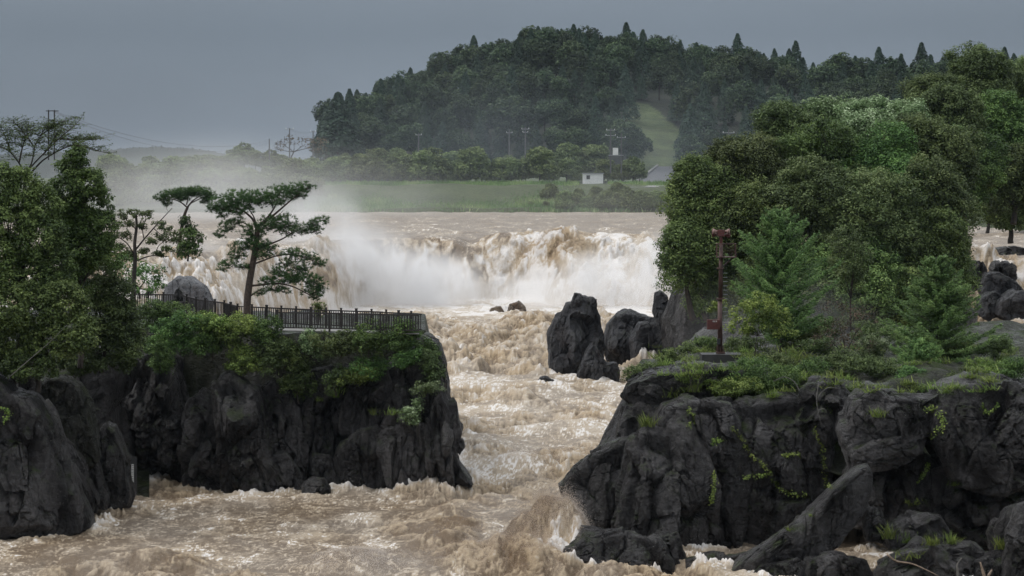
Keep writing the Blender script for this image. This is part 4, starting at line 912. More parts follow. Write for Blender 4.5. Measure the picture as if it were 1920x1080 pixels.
# -- wooded island on the right: (px, py, rx, ry, D, palette, label)
WD = [
 (1325, 400, 70, 80, 200, 'deep', 'dark tree at the left edge of the island wood beside the falls'),
 (1300, 490, 56, 70, 199, 'deep', 'low overhanging tree at the water edge of the island wood'),
 (1345, 540, 70, 60, 201, 'deep', 'shaded misty tree behind the red steel mast'),
 (1400, 340, 80, 70, 203, 'olive', 'olive domed tree in the upper left of the island wood'),
 (1430, 440, 90, 80, 200, 'deep', 'dark tree behind the young cypress by the mast'),
 (1535, 300, 80, 70, 206, 'green', 'green domed tree high in the island wood'),
 (1520, 390, 90, 80, 199, 'brown', 'brownish broad tree in the middle of the island wood'),
 (1480, 250, 60, 46, 214, 'olive', 'yellowish olive tree on the shoulder of the island wood'),
 (1610, 430, 100, 90, 198, 'brown', 'large brown-green tree in the heart of the island wood'),
 (1640, 320, 90, 80, 205, 'green', 'fresh green tree above the brown heart of the wood'),
 (1570, 222, 56, 36, 218, 'pale', 'tree with white blossom tufts on the wood skyline'),
 (1650, 236, 70, 46, 214, 'pale', 'white-flowering tree below the dark hilltop crown'),
 (1705, 480, 90, 90, 199, 'deep', 'very dark tree on the right side of the wood'),
 (1745, 395, 80, 80, 203, 'brown', 'dull brown tree beside the right channel'),
 (1770, 480, 52, 70, 201, 'deep', 'dark tree leaning over the right channel'),
 (1600, 530, 100, 70, 196, 'deep', 'shadowed low tree under the heart of the wood'),
 (1715, 560, 80, 50, 196, 'deep', 'shadowed low tree behind the right young cypress'),
 (1480, 530, 90, 60, 197, 'deep', 'shadowed low tree behind the left young cypress'),
 (1740, 300, 80, 70, 210, 'olive', 'olive tree in the upper right of the wood'),
 (1810, 330, 60, 70, 212, 'green', 'green tree whose bough reaches toward the right channel'),
 (1770, 225, 70, 50, 222, 'olive', 'loose yellow-green tree under the dark hilltop crown'),
 (1855, 250, 70, 60, 226, 'green', 'mid green tree at the upper right edge'),
 (1830, 150, 80, 54, 236, 'brown', 'big dark brown rounded crown standing highest at right'),
 (1750, 175, 50, 30, 234, 'olive', 'light olive crown left of the big dark brown one'),
 (1905, 190, 50, 70, 240, 'deep', 'dark tree at the right edge of the picture'),
 (1900, 330, 60, 60, 222, 'olive', 'olive tree overhanging the right channel water'),
 (1895, 392, 56, 34, 234, 'deep', 'dark low foliage along the far side of the right channel'),
 (1850, 372, 50, 40, 345, 'deep', 'distant dark tree behind the water of the right channel'),
 (1930, 366, 56, 46, 350, 'deep', 'distant dark tree at the right edge behind the channel'),
 (1925, 290, 40, 60, 230, 'green', 'green tree cut by the right edge above the channel'),
]
for k, (cx, cy, rx, ry, D, pal, lb) in enumerate(WD):
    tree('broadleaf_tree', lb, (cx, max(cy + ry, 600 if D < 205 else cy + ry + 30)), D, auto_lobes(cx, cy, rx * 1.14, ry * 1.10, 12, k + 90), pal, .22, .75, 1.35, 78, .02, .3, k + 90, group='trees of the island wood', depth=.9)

def cypress(label, px, ytop, ybase, half, D, seed, pal='cyp', nb=120, name='young_cypress', lean=0, kk=1.7, up=(.25, .85)):
    rng = np.random.RandomState(seed); base = P(px, ybase, D); top = P(px + lean, ytop, D); Hh = top[2] - base[2]; R = S(half, D)
    root = thing(name, label, 'conifer', base); gt, gc = Geo(), Geo()
    gt.tube(smooth_path(wobble_path(base, top, 6, .03, rng)), np.linspace(.10, .012, 21), 6)
    for k in range(nb):
        t = rng.uniform(.12, 1) ** .9; o = base * (1 - t) + top * t
        prof = min(1, (1 - t) * kk + .04) ** .7 * (0.55 + .45 * min(1, t / .2))
        az = rng.uniform(0, 2 * np.pi); ln = R * prof * rng.uniform(.45, 1.15) + .12
        dirv = np.array([math.cos(az), math.sin(az), 0])
        tip = o + dirv * ln + np.array([0, 0, ln * rng.uniform(*up)])
        mid = (o + tip) / 2 + np.array([0, 0, -.06 * ln])
        pth = smooth_path([o, mid, tip], 4); gt.tube(pth, np.linspace(.022, .006, len(pth)), 4, cap=False)
        n = int(90 * ln + 26); tt = rng.uniform(.12, 1.04, n)
        c = np.stack([np.interp(tt, np.linspace(0, 1, len(pth)), pth[:, j]) for j in range(3)], 1)
        side = np.cross(dirv, [0, 0, 1.0]); w_ = (rng.uniform(-1, 1, n) * .26 * ln * (1.1 - tt))[:, None]
        off = side * w_ + np.stack([np.zeros(n), np.zeros(n), rng.normal(size=n) * .06 - .05], 1)
        td = dirv * .8 + side * np.sign(w_) * .7 + np.stack([np.zeros(n), np.zeros(n), rng.uniform(-.1, .7, n)], 1)
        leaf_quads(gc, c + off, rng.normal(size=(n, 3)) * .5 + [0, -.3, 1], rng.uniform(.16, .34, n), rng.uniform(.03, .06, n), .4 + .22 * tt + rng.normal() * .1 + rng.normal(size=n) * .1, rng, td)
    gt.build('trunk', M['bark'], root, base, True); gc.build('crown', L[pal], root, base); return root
cypress('feathery young cypress behind the red steel mast', 1464, 396, 690, 96, 138, 5, nb=230)
cypress('feathery young cypress at the right of the terrace', 1756, 484, 716, 108, 132, 6, nb=240, kk=1.22, up=(.1, .55))
cypress('small bushy conifer at the foot of the right cypress', 1720, 640, 720, 44, 129, 7, nb=70, name='conifer_bush')
tree('sapling', 'yellow-green round sapling on thin stems right of the red mast', (1415, 668), 130, [(1395, 590, 26, 22), (1425, 572, 30, 24), (1455, 595, 28, 24), (1385, 615, 22, 18), (1430, 610, 36, 22), (1475, 622, 22, 16)], 'lime', .12, .3, 1.0, 42, .12, .03, 31, 'bark', fork=(1420, 630))
tree('sapling', 'bright green clump of leaves left of the red mast', (1345, 610), 133, [(1340, 576, 12, 10), (1352, 572, 10, 9)], 'lime', .12, .25, 1, 34, 0, .02, 32, cat='shrub')
tree('bare_sapling', 'dead brown sapling with a straight trunk between the two cypresses', (1586, 705), 131, [(1575, 600, 40, 40), (1610, 620, 36, 44), (1560, 640, 34, 34), (1595, 660, 40, 26)], 'twig', .10, .4, .55, 26, .25, .08, 33, cat='tree')
tree('flowering_tree', 'grey-brown tree with a soft crown between the two young cypresses', (1598, 640), 145, auto_lobes(1598, 490, 48, 60, 7, 5), 'brown', .14, .4, .8, 40, .15, .08, 34)

# terrace shrubs
TS = [(1200, 697, 34, 22, 123, 'olive', 'spiky dark shrub at the left tip of the bluff'), (1390, 700, 60, 30, 121.5, 'green', 'dense green shrub below the concrete mast base'), (1440, 720, 60, 34, 120.5, 'green', 'broad green bush on the edge of the bluff'),
      (1385, 735, 50, 26, 119.8, 'lime', 'light green bush hanging over the bluff edge'), (1500, 700, 50, 30, 123, 'green', 'green bush below the left young cypress'), (1530, 725, 40, 24, 121, 'olive', 'olive bush near the pale dead branch'),
      (1465, 672, 40, 18, 128, 'olive', 'low olive scrub behind the mast base'), (1560, 680, 44, 22, 126, 'olive', 'grassy olive scrub by the dead sapling'), (1640, 690, 50, 24, 125, 'olive', 'dull green scrub in the middle of the terrace'),
      (1640, 655, 50, 24, 131, 'pale', 'pale ferny scrub behind the middle of the terrace'), (1700, 715, 36, 26, 123, 'green', 'mid green bush beneath the right cypress'), (1740, 735, 34, 26, 121, 'green', 'bush at the cliff edge under the right cypress'),
      (1800, 705, 44, 20, 122, 'olive', 'olive scrub right of the right cypress'), (1850, 690, 44, 22, 124, 'lime', 'light green ferns near the right edge of the terrace'), (1895, 700, 36, 24, 123, 'green', 'green scrub at the right edge of the terrace'),
      (1540, 760, 34, 36, 119, 'deep', 'dark bush hanging in the notch of the bluff'), (1600, 735, 40, 16, 120, 'olive', 'low scrub along the bluff edge'), (1870, 655, 40, 16, 132, 'olive', 'scrub before the right channel rapids'), (1540, 650, 40, 18, 133, 'olive', 'scrub at the back of the terrace between cypresses'),
      (1800, 655, 34, 16, 132, 'deep', 'dark scrub behind the right cypress'),
      (1262, 672, 30, 16, 128, 'deep', 'dark scrub left of the mast base'), (1300, 655, 26, 14, 140, 'deep', 'small dark bush on the misty shore left of the mast'), (1392, 650, 44, 20, 137, 'olive', 'olive scrub hiding the grey rock just right of the mast'), (1318, 648, 28, 16, 137, 'green', 'low green scrub just left of the mast foot'), (1880, 645, 50, 18, 142, 'deep', 'dark scrub along the shore at the right edge'), (1490, 636, 56, 26, 140, 'deep', 'dark thicket behind the fallen trunk'), (1650, 628, 50, 26, 142, 'brown', 'brown thicket between the dead sapling and the right cypress'), (1540, 625, 50, 28, 146, 'brown', 'brown twiggy thicket left of the dead sapling'), (1850, 660, 36, 14, 140, 'olive', 'olive scrub behind the pointed grey rock')]
for k, (cx, cy, rx, ry, D, pal, lb) in enumerate(TS):
    tree('shrub', lb, (cx, cy + ry), D, auto_lobes(cx, cy, rx, ry, 6, k + 200), pal, .11, .28, 1.0, 42, .12, .03, k + 200, cat='shrub', group='shrubs on the right terrace', depth=.9)

# seating small plants on the rock surfaces
bv = []
for V, T in ROCKV: bv.append(BVHTree.FromPolygons([tuple(v) for v in V.tolist()], [tuple(t) for t in T.tolist()]))
def seat(px, py):
    d = Vector(P(px, py, 1.0) - np.array([0, 0, CZ])).normalized(); best = None
    for b_ in bv:
        h = b_.ray_cast(Vector((0, 0, CZ)), d, 400)
        if h[0] is not None and (best is None or h[3] < best[1]): best = (h[0], h[3], h[1])
    return (np.array(best[0]), np.array(best[2])) if best else (P(px, py, 125), np.array([0, -1, 0]))
def grass_tuft(label, px, py, hpx, n=60, seed=0, lean=0.0, droop=.6, spread=.6, wpx=14, pal='grass'):
    rng = np.random.RandomState(seed + 900); c, nr = seat(px, py); D = c[1]; wpx = 5 if hpx < 16 else wpx
    if nr[1] > 0: nr = -nr
    ln = S(hpx, D); g = Geo()
    for _ in range(n):
        o = c + np.array([rng.normal() * S(wpx, D) * .45, rng.normal() * .12 - .03, 0])
        a = rng.uniform(0, 2 * np.pi); d = np.array([math.cos(a) * spread + lean, math.sin(a) * spread - .2, 1.0]); d /= np.linalg.norm(d)
        l_ = ln * rng.uniform(.5, 1.15); pts = []
        for t in np.linspace(0, 1, 5):
            q = o + d * l_ * t; q[2] -= droop * l_ * t * t * .55 * (abs(d[0]) + .4); pts.append(q)
        pts = np.array(pts); sd_ = np.array([1, .2, 0]) if rng.rand() < .5 else np.array([.6, 1, 0]); w_ = np.array([.012, .014, .012, .008, .001])[:, None] * 1.3
        V = np.stack([pts - sd_ * w_, pts + sd_ * w_], 1).reshape(-1, 3)
        g.add(V, [[2 * j, 2 * j + 1, 2 * j + 3, 2 * j + 2] for j in range(4)], None, .5 + rng.normal() * .2)
    o = g.build('grass_tuft', L[pal], None, c); o.location = c; tag(o, label, 'grass', 'grass tufts on the rocks'); return o
GT = [('arching grass tuft left of its neighbours on the low right rocks', 1668, 1010, 44, 60, .05), ('spilling grass tuft leaning right on the low right rocks', 1700, 1018, 34, 50, .5), ('yellow-green grass along the top of the flat ledge', 1745, 1022, 28, 90, .2), ('grass at the right end of the flat ledge', 1785, 1020, 30, 70, .2),
      ('thin upright grass in front of the flat ledge', 1694, 1050, 36, 18, 0), ('small bright grass clump before the flat ledge', 1716, 1046, 24, 30, 0), ('tall grass beside the upright rock at the right edge', 1880, 1030, 36, 80, .1),
      ('dry grass tuft on the smooth overhanging ledge', 1648, 782, 26, 70, .1), ('hanging green grass bundle on the right dark wall', 1790, 910, 26, 90, .9), ('tiny grass tuft on the leaning slab', 1520, 968, 10, 18, 0), ('tiny tuft low on the dark wall', 1478, 995, 14, 18, 0),
      ('yellow grass tuft in the ledge of the left cliff', 735, 778, 26, 50, .3), ('thin grass tuft in the fluted left cliff', 706, 778, 22, 30, 0), ('wispy grass clump high on the left cliff', 634, 745, 34, 80, 0), ('small grass tuft in the dark cleft of the left cliff', 596, 752, 16, 30, .1),
      ('grass on the stepped ledge at the bluff tip', 1215, 800, 40, 70, .1), ('long grass lying over the bluff rim', 1300, 735, 34, 90, -.3), ('grass under the spiky shrub at the bluff tip', 1258, 745, 30, 70, .2), ('fern fronds at the notch of the bluff', 1450, 745, 28, 60, .3)]
for k, (lb, px, py, hp, n, ln) in enumerate(GT): grass_tuft(lb, px, py, hp, n, k, ln, .9 if abs(ln) > .2 else .6)
for k in range(150):
    rng = np.random.RandomState(k + 3000); px = rng.uniform(1230, 1915); py = rng.uniform(652, 738)
    o = grass_tuft('tuft of ferny grass among the scrub of the right terrace', px, py, rng.uniform(18, 34), 45, k + 60, rng.normal() * .2, .9, .9, 20, 'grass'); o['group'] = 'ferny grass on the right terrace'

def vine(label, pts, seed, wid=5, n=None, pal='lime'):
    rng = np.random.RandomState(seed + 700); q = smooth_path(np.array(pts, float), 6); g = Geo(); gs = Geo(); base = None; prev = []
    for px, py in q:
        c, nr = seat(px, py)
        if nr[1] > 0: nr = -nr
        if base is None: base = c
        if c[1] > base[1] + 4: continue
        prev.append(c + nr * .03)
        k = 7; p = np.array([c + nr * rng.uniform(.03, .12) for _ in range(k)]) + rng.normal(size=(k, 3)) * S(wid, c[1]) * np.array([.5, .15, .5])
        leaf_quads(g, p, nr + rng.normal(size=(k, 3)) * .5 + [0, 0, .5], rng.uniform(.08, .16, k), rng.uniform(.05, .09, k), .6 + rng.normal(size=k) * .2, rng)
    root = thing('creeper', label, 'creeper', base, 'creepers on the rock faces')
    g.build('leaves', L[pal], root, base)
    if len(prev) > 2:
        gs.tube(np.array(prev), .012, 4); gs.build('stem', M['bark'], root, base)
VN = [('lime creeper trailing diagonally across the dark bluff wall', [(1372, 805), (1395, 830), (1412, 855), (1428, 872), (1440, 885)]), ('short creeper branching left from the diagonal one', [(1440, 885), (1420, 892), (1395, 898)]),
      ('creeper continuing down to the right across the dark wall', [(1445, 897), (1462, 912), (1480, 926), (1512, 926)]), ('small creeper hanging straight down the left wall of the bluff', [(1337, 888), (1339, 905), (1336, 930), (1334, 942)]),
      ('leafy patch at the head of the bluff creepers', [(1335, 830), (1345, 822), (1355, 832)]), ('tiny pair of leaves on the blank dark wall', [(1468, 856), (1480, 855), (1500, 853)]), ('creeper hanging in the notch beside the leaning slab', [(1528, 800), (1540, 830), (1545, 870), (1548, 910), (1560, 916)]),
      ('leafy creeper below the smooth ledge on the right wall', [(1735, 770), (1752, 765), (1765, 780), (1770, 800), (1745, 815)]), ('thin creeper low on the right wall', [(1740, 870), (1732, 890), (1722, 905)]), ('scrap of creeper above the right grass rocks', [(1700, 938), (1712, 945), (1725, 940)]),
      ('creeper dropping from the rim of the right block', [(1845, 758), (1852, 775), (1870, 760)]), ('pale creeper on the bluff rim above the wall', [(1290, 770), (1300, 780), (1292, 800)]), ('creeper patch on the mossy stone of the left bank', [(5, 765), (15, 775), (8, 790)])]
for k, (lb, pts) in enumerate(VN): vine(lb, pts, k, 7 if k in (4, 7) else 5)

def stick(label, pts, r, mat='drift', name='dead_branch', D=None, group=None):
    g = Geo(); base = None
    for q in pts:
        p = np.array([P(a, b, D) for a, b in q]); base = p[0] if base is None else base
        s_ = smooth_path(p, 4); g.tube(s_, np.linspace(r, r * .35, len(s_)), 6)
    o = g.build(name, M[mat], None, base, True); o.location = base; return tag(o, label, 'branch', group)
stick('pale bare branch hanging over the bluff edge', [[(1500, 735), (1490, 715), (1470, 705), (1450, 715)], [(1535, 720), (1530, 750), (1536, 780), (1540, 800)], [(1532, 748), (1540, 735), (1555, 725), (1575, 730)], [(1534, 770), (1546, 765), (1552, 775)]], .035, 'bark_grey', D=117.2)
stick('long grey driftwood pole lying over the low right rocks', [[(1664, 1040), (1680, 1053), (1710, 1056), (1740, 1070), (1760, 1080)]], .05, 'drift', 'driftwood', 104.5)
stick('forked peeled driftwood stump at the bottom edge', [[(1848, 1090), (1842, 1068), (1838, 1054)], [(1850, 1085), (1860, 1068)]], .09, 'drift', 'driftwood', 104)
stick('grey broken snag standing before the flat ledge', [[(1796, 1100), (1796, 1070), (1794, 1058), (1804, 1046)]], .07, 'bark_grey', 'driftwood', 104.3)
stick('bare twigs standing at the left tip of the bluff', [[(1290, 735), (1300, 700), (1312, 680)], [(1300, 740), (1292, 700), (1285, 675)], [(1305, 735), (1316, 700), (1330, 672)], [(1298, 710), (1280, 690)]], .018, 'bark', D=119)
stick('thin pale fallen trunk in the trees of the left bank', [[(20, 705), (60, 670), (90, 645), (125, 610)]], 0.028, 'bark_grey', D=119.5)
stick('fallen dark trunk lying under the left cypress', [[(1475, 660), (1500, 648), (1525, 640), (1555, 620)]], .05, 'bark', 'fallen_trunk', 134)

# ------------------------------------------------------------------ fence and walkway
ZT, ZB = 10.12, 9.02
def fence(label, line, step, bal, group=None):
    p = np.array([[(q[0] - 960) / F * q[1], q[1], q[2] if len(q) > 2 else 0.0] for q in line]); seg = np.linalg.norm(np.diff(p[:, :2], axis=0), axis=1); cum = np.concatenate([[0], np.cumsum(seg)])
    at = lambda s: np.array([np.interp(s, cum, p[:, k]) for k in range(3)])
    base = at(0) + [0, 0, ZB]; root = thing('fence', label, 'fence', base, group)
    s = 0; k = 0
    while s < cum[-1] + .01:
        a = at(min(s, cum[-1])); g = Geo(); w = .15 if k % 3 == 0 else .11
        g.box([a[0], a[1], (ZB + ZT + .08) / 2 + a[2]], [w, w, ZT + .08 - ZB]); g.box([a[0], a[1], ZT + .10 + a[2]], [w + .03, w + .03, .05])
        g.build('post', M['fence'], root, base); s += step; k += 1
    for nm, z, h in (('top_rail', ZT - .05, .09), ('bottom_rail', ZB + .18, .07)):
        g = Geo()
        for a, b in zip(p[:-1], p[1:]): g.bar([a[0], a[1], z + a[2]], [b[0], b[1], z + b[2]], .06, h)
        g.build(nm, M['fence'], root, base)
    g = Geo(); s = bal
    while s < cum[-1]:
        a = at(s); g.box([a[0], a[1], (ZB + .18 + ZT - .08) / 2 + a[2]], [.05, .05, ZT - ZB - .28]); s += bal
    g.build('balusters', M['fence'], root, base)
    return root
fence('dark brown timber fence receding along the river edge of the promontory', [(250, 152.5, .44), (330, 151.5, .45), (345, 150.8, .42), (372, 149.5, .24), (420, 147.3, .17), (444, 145.4, .06), (580, 142.8), (718, 140.2), (790, 137.9)], 1.07, .155)
fence('dark brown timber fence along the landward side of the promontory walkway', [(520, 139.9), (640, 138.9), (757, 137.4), (786, 137.2)], 3.2, .165)
g = Geo()
wp = [(430, 147.2, 145), (520, 142.9, 140.1), (640, 141.2, 139.1), (757, 138.6, 137.6), (786, 137.8, 137.4)]
V = []
for px, da, db in wp:
    for D in (da, db):
        for z in (ZB - .05, ZB): V.append([(px - 960) / F * D, D, z])
Q = []
for k in range(len(wp) - 1):
    a, b = 4 * k, 4 * k + 4
    Q += [[a + 1, b + 1, b + 3, a + 3], [a + 2, b + 2, b, a], [a, b, b + 1, a + 1], [a + 3, b + 3, b + 2, a + 2]]
Q += [[0, 1, 3, 2], [len(V) - 2, len(V) - 1, len(V) - 3, len(V) - 4]]
structure(mesh('walkway', np.array(V), Q, None, M['deck']))
rocks('standing_stone', [([(326, 562), (328, 547), (335, 539), (342, 548), (344, 564)], 150, .25, dict(seed=90, n=4, facets=6))], M['rock'], 'small dark standing stone at the bend of the fence', 'stone')

# water level gauge
gp = P(248, 914, 133.6); gp[2] -= .4; root = thing('water_gauge', 'dark board with a white water level scale in the left cove', 'gauge', gp); D = 133.6
g = Geo(); g.box([gp[0], D, gp[2] + 1.05], [.52, .10, 2.1]); g.build('board', M['dark'], root, gp)
g = Geo(); g.box([gp[0] + .03, D - .06, gp[2] + 1.12], [.13, .02, 1.15]); sc_o = g.build('scale_plate', M['white'], root, gp)
g = Geo()
for k in range(11): g.box([gp[0] + .03 + (.02 if k % 2 else 0), D - .075, gp[2] + .62 + k * .1], [.10 if k % 2 == 0 else .06, .01, .03])
g.build('tick_marks', M['dark'], sc_o, gp)

# ------------------------------------------------------------------ warning siren mast
D = 132.0; b0 = P(1350, 664, D); mp = lambda px, py, dy=0: P(px, py, D) + np.array([0, dy, 0])
base = thing('mast_base', 'dark concrete slab under the red steel mast', 'slab', b0 - [0, 0, .6])
g = Geo(); c = P(1352, 672, D); g.box(c, [S(76, D), 1.6, S(18, D)]); g.build('slab', M['conc_dark'], base, b0 - [0, 0, .6])
g = Geo()
for px in (1340, 1360, 1372, 1380): g.tube([mp(px, 664, -.3), mp(px, 660, -.3)], .03, 6)
g.build('anchor_bolts', M['greyw'], base, b0 - [0, 0, .6])
b0 = P(1350, 663, D)
mast = thing('siren_mast', 'rust-red steel mast with horn loudspeakers and a caged platform', 'mast', b0)
g = Geo(); g.tube([mp(1350, 663), mp(1350, 560)], [.14, .13], 16); g.tube([mp(1351, 560), mp(1352, 456)], [.12, .105], 16); g.build('pole', M['rust'], mast, b0, True)
for py, r in ((661, .26), (560, .23), (503, .2), (482, .2)):
    g = Geo(); g.tube([mp(1351, py + 1.4), mp(1351, py - 1.4)], [r, r], 16); g.build('flange', M['rust'], mast, b0)
g = Geo()
for a in range(8): g.tube([mp(1350, 661) + [.24 * math.cos(a * .785), .24 * math.sin(a * .785), 0], mp(1350, 648) + [.17 * math.cos(a * .785), .17 * math.sin(a * .785), 0]], .015, 4)
g.build('gusset', M['rust'], mast, b0)
g = Geo(); c = mp(1362, 482); g.box(c, [S(34, D), .9, .05]); plat = g.build('platform', M['rust'], mast, b0)
g = Geo(); x0, x1 = mp(1344, 456)[0], mp(1379, 456)[0]; zt = mp(0, 457)[2]; zb = mp(0, 482)[2]
for y in (-.45, .45):
    g.bar([x0, D + y, zt], [x1, D + y, zt], .04)
    for k in range(9): xx = x0 + (x1 - x0) * k / 8; g.tube([[xx, D + y, zb], [xx, D + y, zt]], .007, 4)
for xx in (x0, x1):
    g.bar([xx, D - .45, zt], [xx, D + .45, zt], .04)
    for k in range(1, 5): g.tube([[xx, D - .45 + k * .18, zb], [xx, D - .45 + k * .18, zt]], .012, 4)
g.build('railing', M['rust'], plat, b0)
g = Geo(); g.bar(mp(1376, 483), mp(1355, 500), .05); g.bar(mp(1374, 483, .3), mp(1355, 500, .05), .05); g.build('bracket', M['rust'], mast, b0)
g = Geo()
for k in range(17): g.bar(mp(1356, 640 - k * 8.0), mp(1364, 640 - k * 8.0), .018)
g.build('ladder_rungs', M['greyw'], mast, b0)
g = Geo(); g.tube([mp(1352, 456), mp(1352, 444)], .09, 10); g.box(mp(1352, 437), [.36, .36, .36]); g.build('siren_head', M['redbox'], mast, b0)
for sx, py in ((-1, 434), (1, 434), (-1, 440), (1, 441)):
    g = Geo(); a = mp(1352 + sx * 4, py); d = np.array([sx * .95, -.35 if py < 437 else .5, .0])
    g.tube([a, a + d * .12, a + d * .22, a + d * .30, a + d * .34], [.05, .06, .10, .15, .17], 14, cap=True)
    g.build('horn', M['redbox'] if py > 437 else M['horn'], mast, b0, True)
g = Geo(); c = mp(1337, 608, -.22); g.box(c, [S(24, D), .3, S(18, D)]); bx = g.build('control_box', M['redbox'], mast, b0)
bx['label'] = 'red control box with small white lettering'
g = Geo()
for k in range(3):
    cc = c + np.array([-.02 + .085 * k, -.155, S(6.3, D)]); s_ = .028
    g.box(cc + [0, 0, s_], [.056, .012, .012]); g.box(cc - [0, 0, s_], [.056, .012, .012]); g.box(cc, [.012, .012, .07]); g.box(cc + [.018 * (k - 1), 0, .005], [.05, .011, .011])
g.build('lettering', M['white'], bx, b0)
g = Geo(); g.box(mp(1347, 640, -.2), [.18, .14, .3]); g.build('junction_box', M['dark'], mast, b0)

# ------------------------------------------------------------------ far bank
def far_crown(nl, H, W, kind, seed, leaf):
    rng = np.random.RandomState(seed); g = Geo()
    if kind == 'con':
        n = nl; t = rng.uniform(.05, 1, n) ** .85; az = rng.uniform(0, 2 * np.pi, n)
        lay = (np.abs(np.sin(t * 17 + rng.normal() * 2 + az * 1.5)) * .35 + .45 * np.clip(perlin2(az * 1.3 + seed, t * 9), -.5, .6))
        r = W * np.minimum(1, (1 - t) * 1.25 + .03) ** .72 * (.72 + lay * .6) * np.sqrt(rng.uniform(.35, 1.05, n))
        c = np.stack([r * np.cos(az), r * np.sin(az), H * t - r * .12], 1)
        nr = np.stack([np.cos(az), np.sin(az), np.full(n, .8)], 1) + rng.normal(size=(n, 3)) * .5
        s = leaf * rng.uniform(.6, 1.3, n) * (1.1 - .45 * t)
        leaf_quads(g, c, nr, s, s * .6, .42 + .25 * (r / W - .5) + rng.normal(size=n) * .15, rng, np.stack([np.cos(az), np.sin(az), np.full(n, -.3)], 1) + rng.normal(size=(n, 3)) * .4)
    else:
        lobes = []
        if kind == 'scrub':
            for k in range(7):
                a = k * .9 + rng.rand(); lobes.append((np.array([math.cos(a) * W * .6, math.sin(a) * W * .6, H * rng.uniform(.12, .35)]), (W * .5, W * .5, H * .26)))
        for k in range(14):
            a = rng.uniform(0, 2 * np.pi); rr = W * .62 * math.sqrt(rng.rand())
            lobes.append((np.array([math.cos(a) * rr, math.sin(a) * rr, H * rng.uniform(.35, .78)]), (W * rng.uniform(.26, .44), W * rng.uniform(.26, .44), H * rng.uniform(.12, .22))))
        lobes.append((np.array([0, 0, H * .8]), (W * .5, W * .5, H * .2)))
        crown(g, lobes, rng, leaf, W * .13, 1.0, 9)
    return g
def far_proto(name, label, cat, kind, H, W, mat, seed, leaf, group, nl=1500):
    root = thing(name, label, cat, (0, 0, 0), group)
    far_crown(nl, H, W, kind, seed, leaf).build('crown', L[mat], root)
    g = Geo(); g.tube([[0, 0, -2.5], [0, 0, H * .6]], [W * .06, W * .03], 5); g.build('trunk', M['bark'], root)
    return root
GB, GCN = 'broadleaf trees of the wooded hill', 'conifers of the wooded hill'
LB_, LCN = 'rounded dark broadleaf tree among many on the wooded hill', 'pointed dark conifer among many on the wooded hill'
protoB = [far_proto('hill_tree', LB_, 'tree', 'broad', 11, 4.8, 'far', 300 + k, .55, GB) for k in range(5)]
protoC = [far_proto('hill_conifer', LCN, 'conifer', 'con', 12, 3.3, 'farcon', 320 + k, .62, GCN, 2600) for k in range(4)]
used = {}
def put(protos, px, py, D, sc, rng, z=None):
    pr = protos[rng.randint(len(protos))]; loc = P(px, py, D)
    if z is not None: loc[2] = z
    if pr.name not in used:
        used[pr.name] = 1; pr.location = loc; pr.scale = (sc, sc, sc); return pr
    return dup(pr, loc, None, sc, rng.uniform(0, 6.28))
rng = np.random.RandomState(77); cnt = 0
rows = [(0.02, 32), (0.16, 32), (0.32, 31), (0.48, 30), (0.64, 29), (0.82, 27), (1.0, 20)]
for t0, st in rows:
    px = 606 + rng.uniform(0, st)
    while px < 2040:
        t = t0 + rng.uniform(-.05, .05) if t0 < 1 else 1.0
        py = float(hill_py(px, t)); D = hill_D(t)
        # skip what the island wood hides, and the grassy clearing
        hidden = px > 1290 and py - 70 > np.interp(px, [1290, 1400, 1500, 1640, 1760, 1960], [310, 240, 190, 180, 150, 110]) + 40
        s = rng.uniform(.85, 1.35)
        top_px = 70 * s
        clear = any(inpoly(px + dx, py - dy, CLEAR) for dx in (-8, 0, 8) for dy in (2, 16))
        if not hidden and not clear:
            con = rng.rand() < (.25 if px < 1080 else .5) or px < 700 and rng.rand() < .6
            if t0 == 1.0 and px < 1100 and px > 720: con = rng.rand() < .15
            put(protoC if con else protoB, px, py, D, s * (rng.uniform(.7, 1.2) if con and px > 1100 else 1.0), rng); cnt += 1
        px += st * rng.uniform(.75, 1.25) * (1.0 if t0 < 1 else .8)
print('hill trees', cnt)
def single(protos, label, px, ytop, ybase, D, H0, name, cat, group=None):
    pr = protos[0]; sc_ = S(ybase - ytop, D) / H0
    o = dup(pr, P(px, ybase, D), label, sc_, 1.0)
    o.name = name; o['category'] = cat
    if 'group' in o: del o['group']
    return o
single(protoC, 'dark pointed conifer alone at the left foot of the wooded hill', 634, 164, 300, 640, 13, 'hill_conifer', 'conifer').scale = (2.2, 2.2, 1.5)
single(protoC[1:], 'tallest spire of a conifer on the hill skyline', 1187, 52, 150, 785, 13, 'hill_conifer', 'conifer')
single(protoC[2:], 'slim conifer spire right of the tallest one on the skyline', 1306, 72, 170, 785, 13, 'hill_conifer', 'conifer')
single(protoB[1:], 'brownish rounded tree low in the middle of the hill front', 955, 178, 300, 636, 11, 'hill_tree', 'tree')
single(protoB[3:], 'pale rounded tree at the foot of the grassy clearing', 1295, 252, 335, 632, 11, 'hill_tree', 'tree')

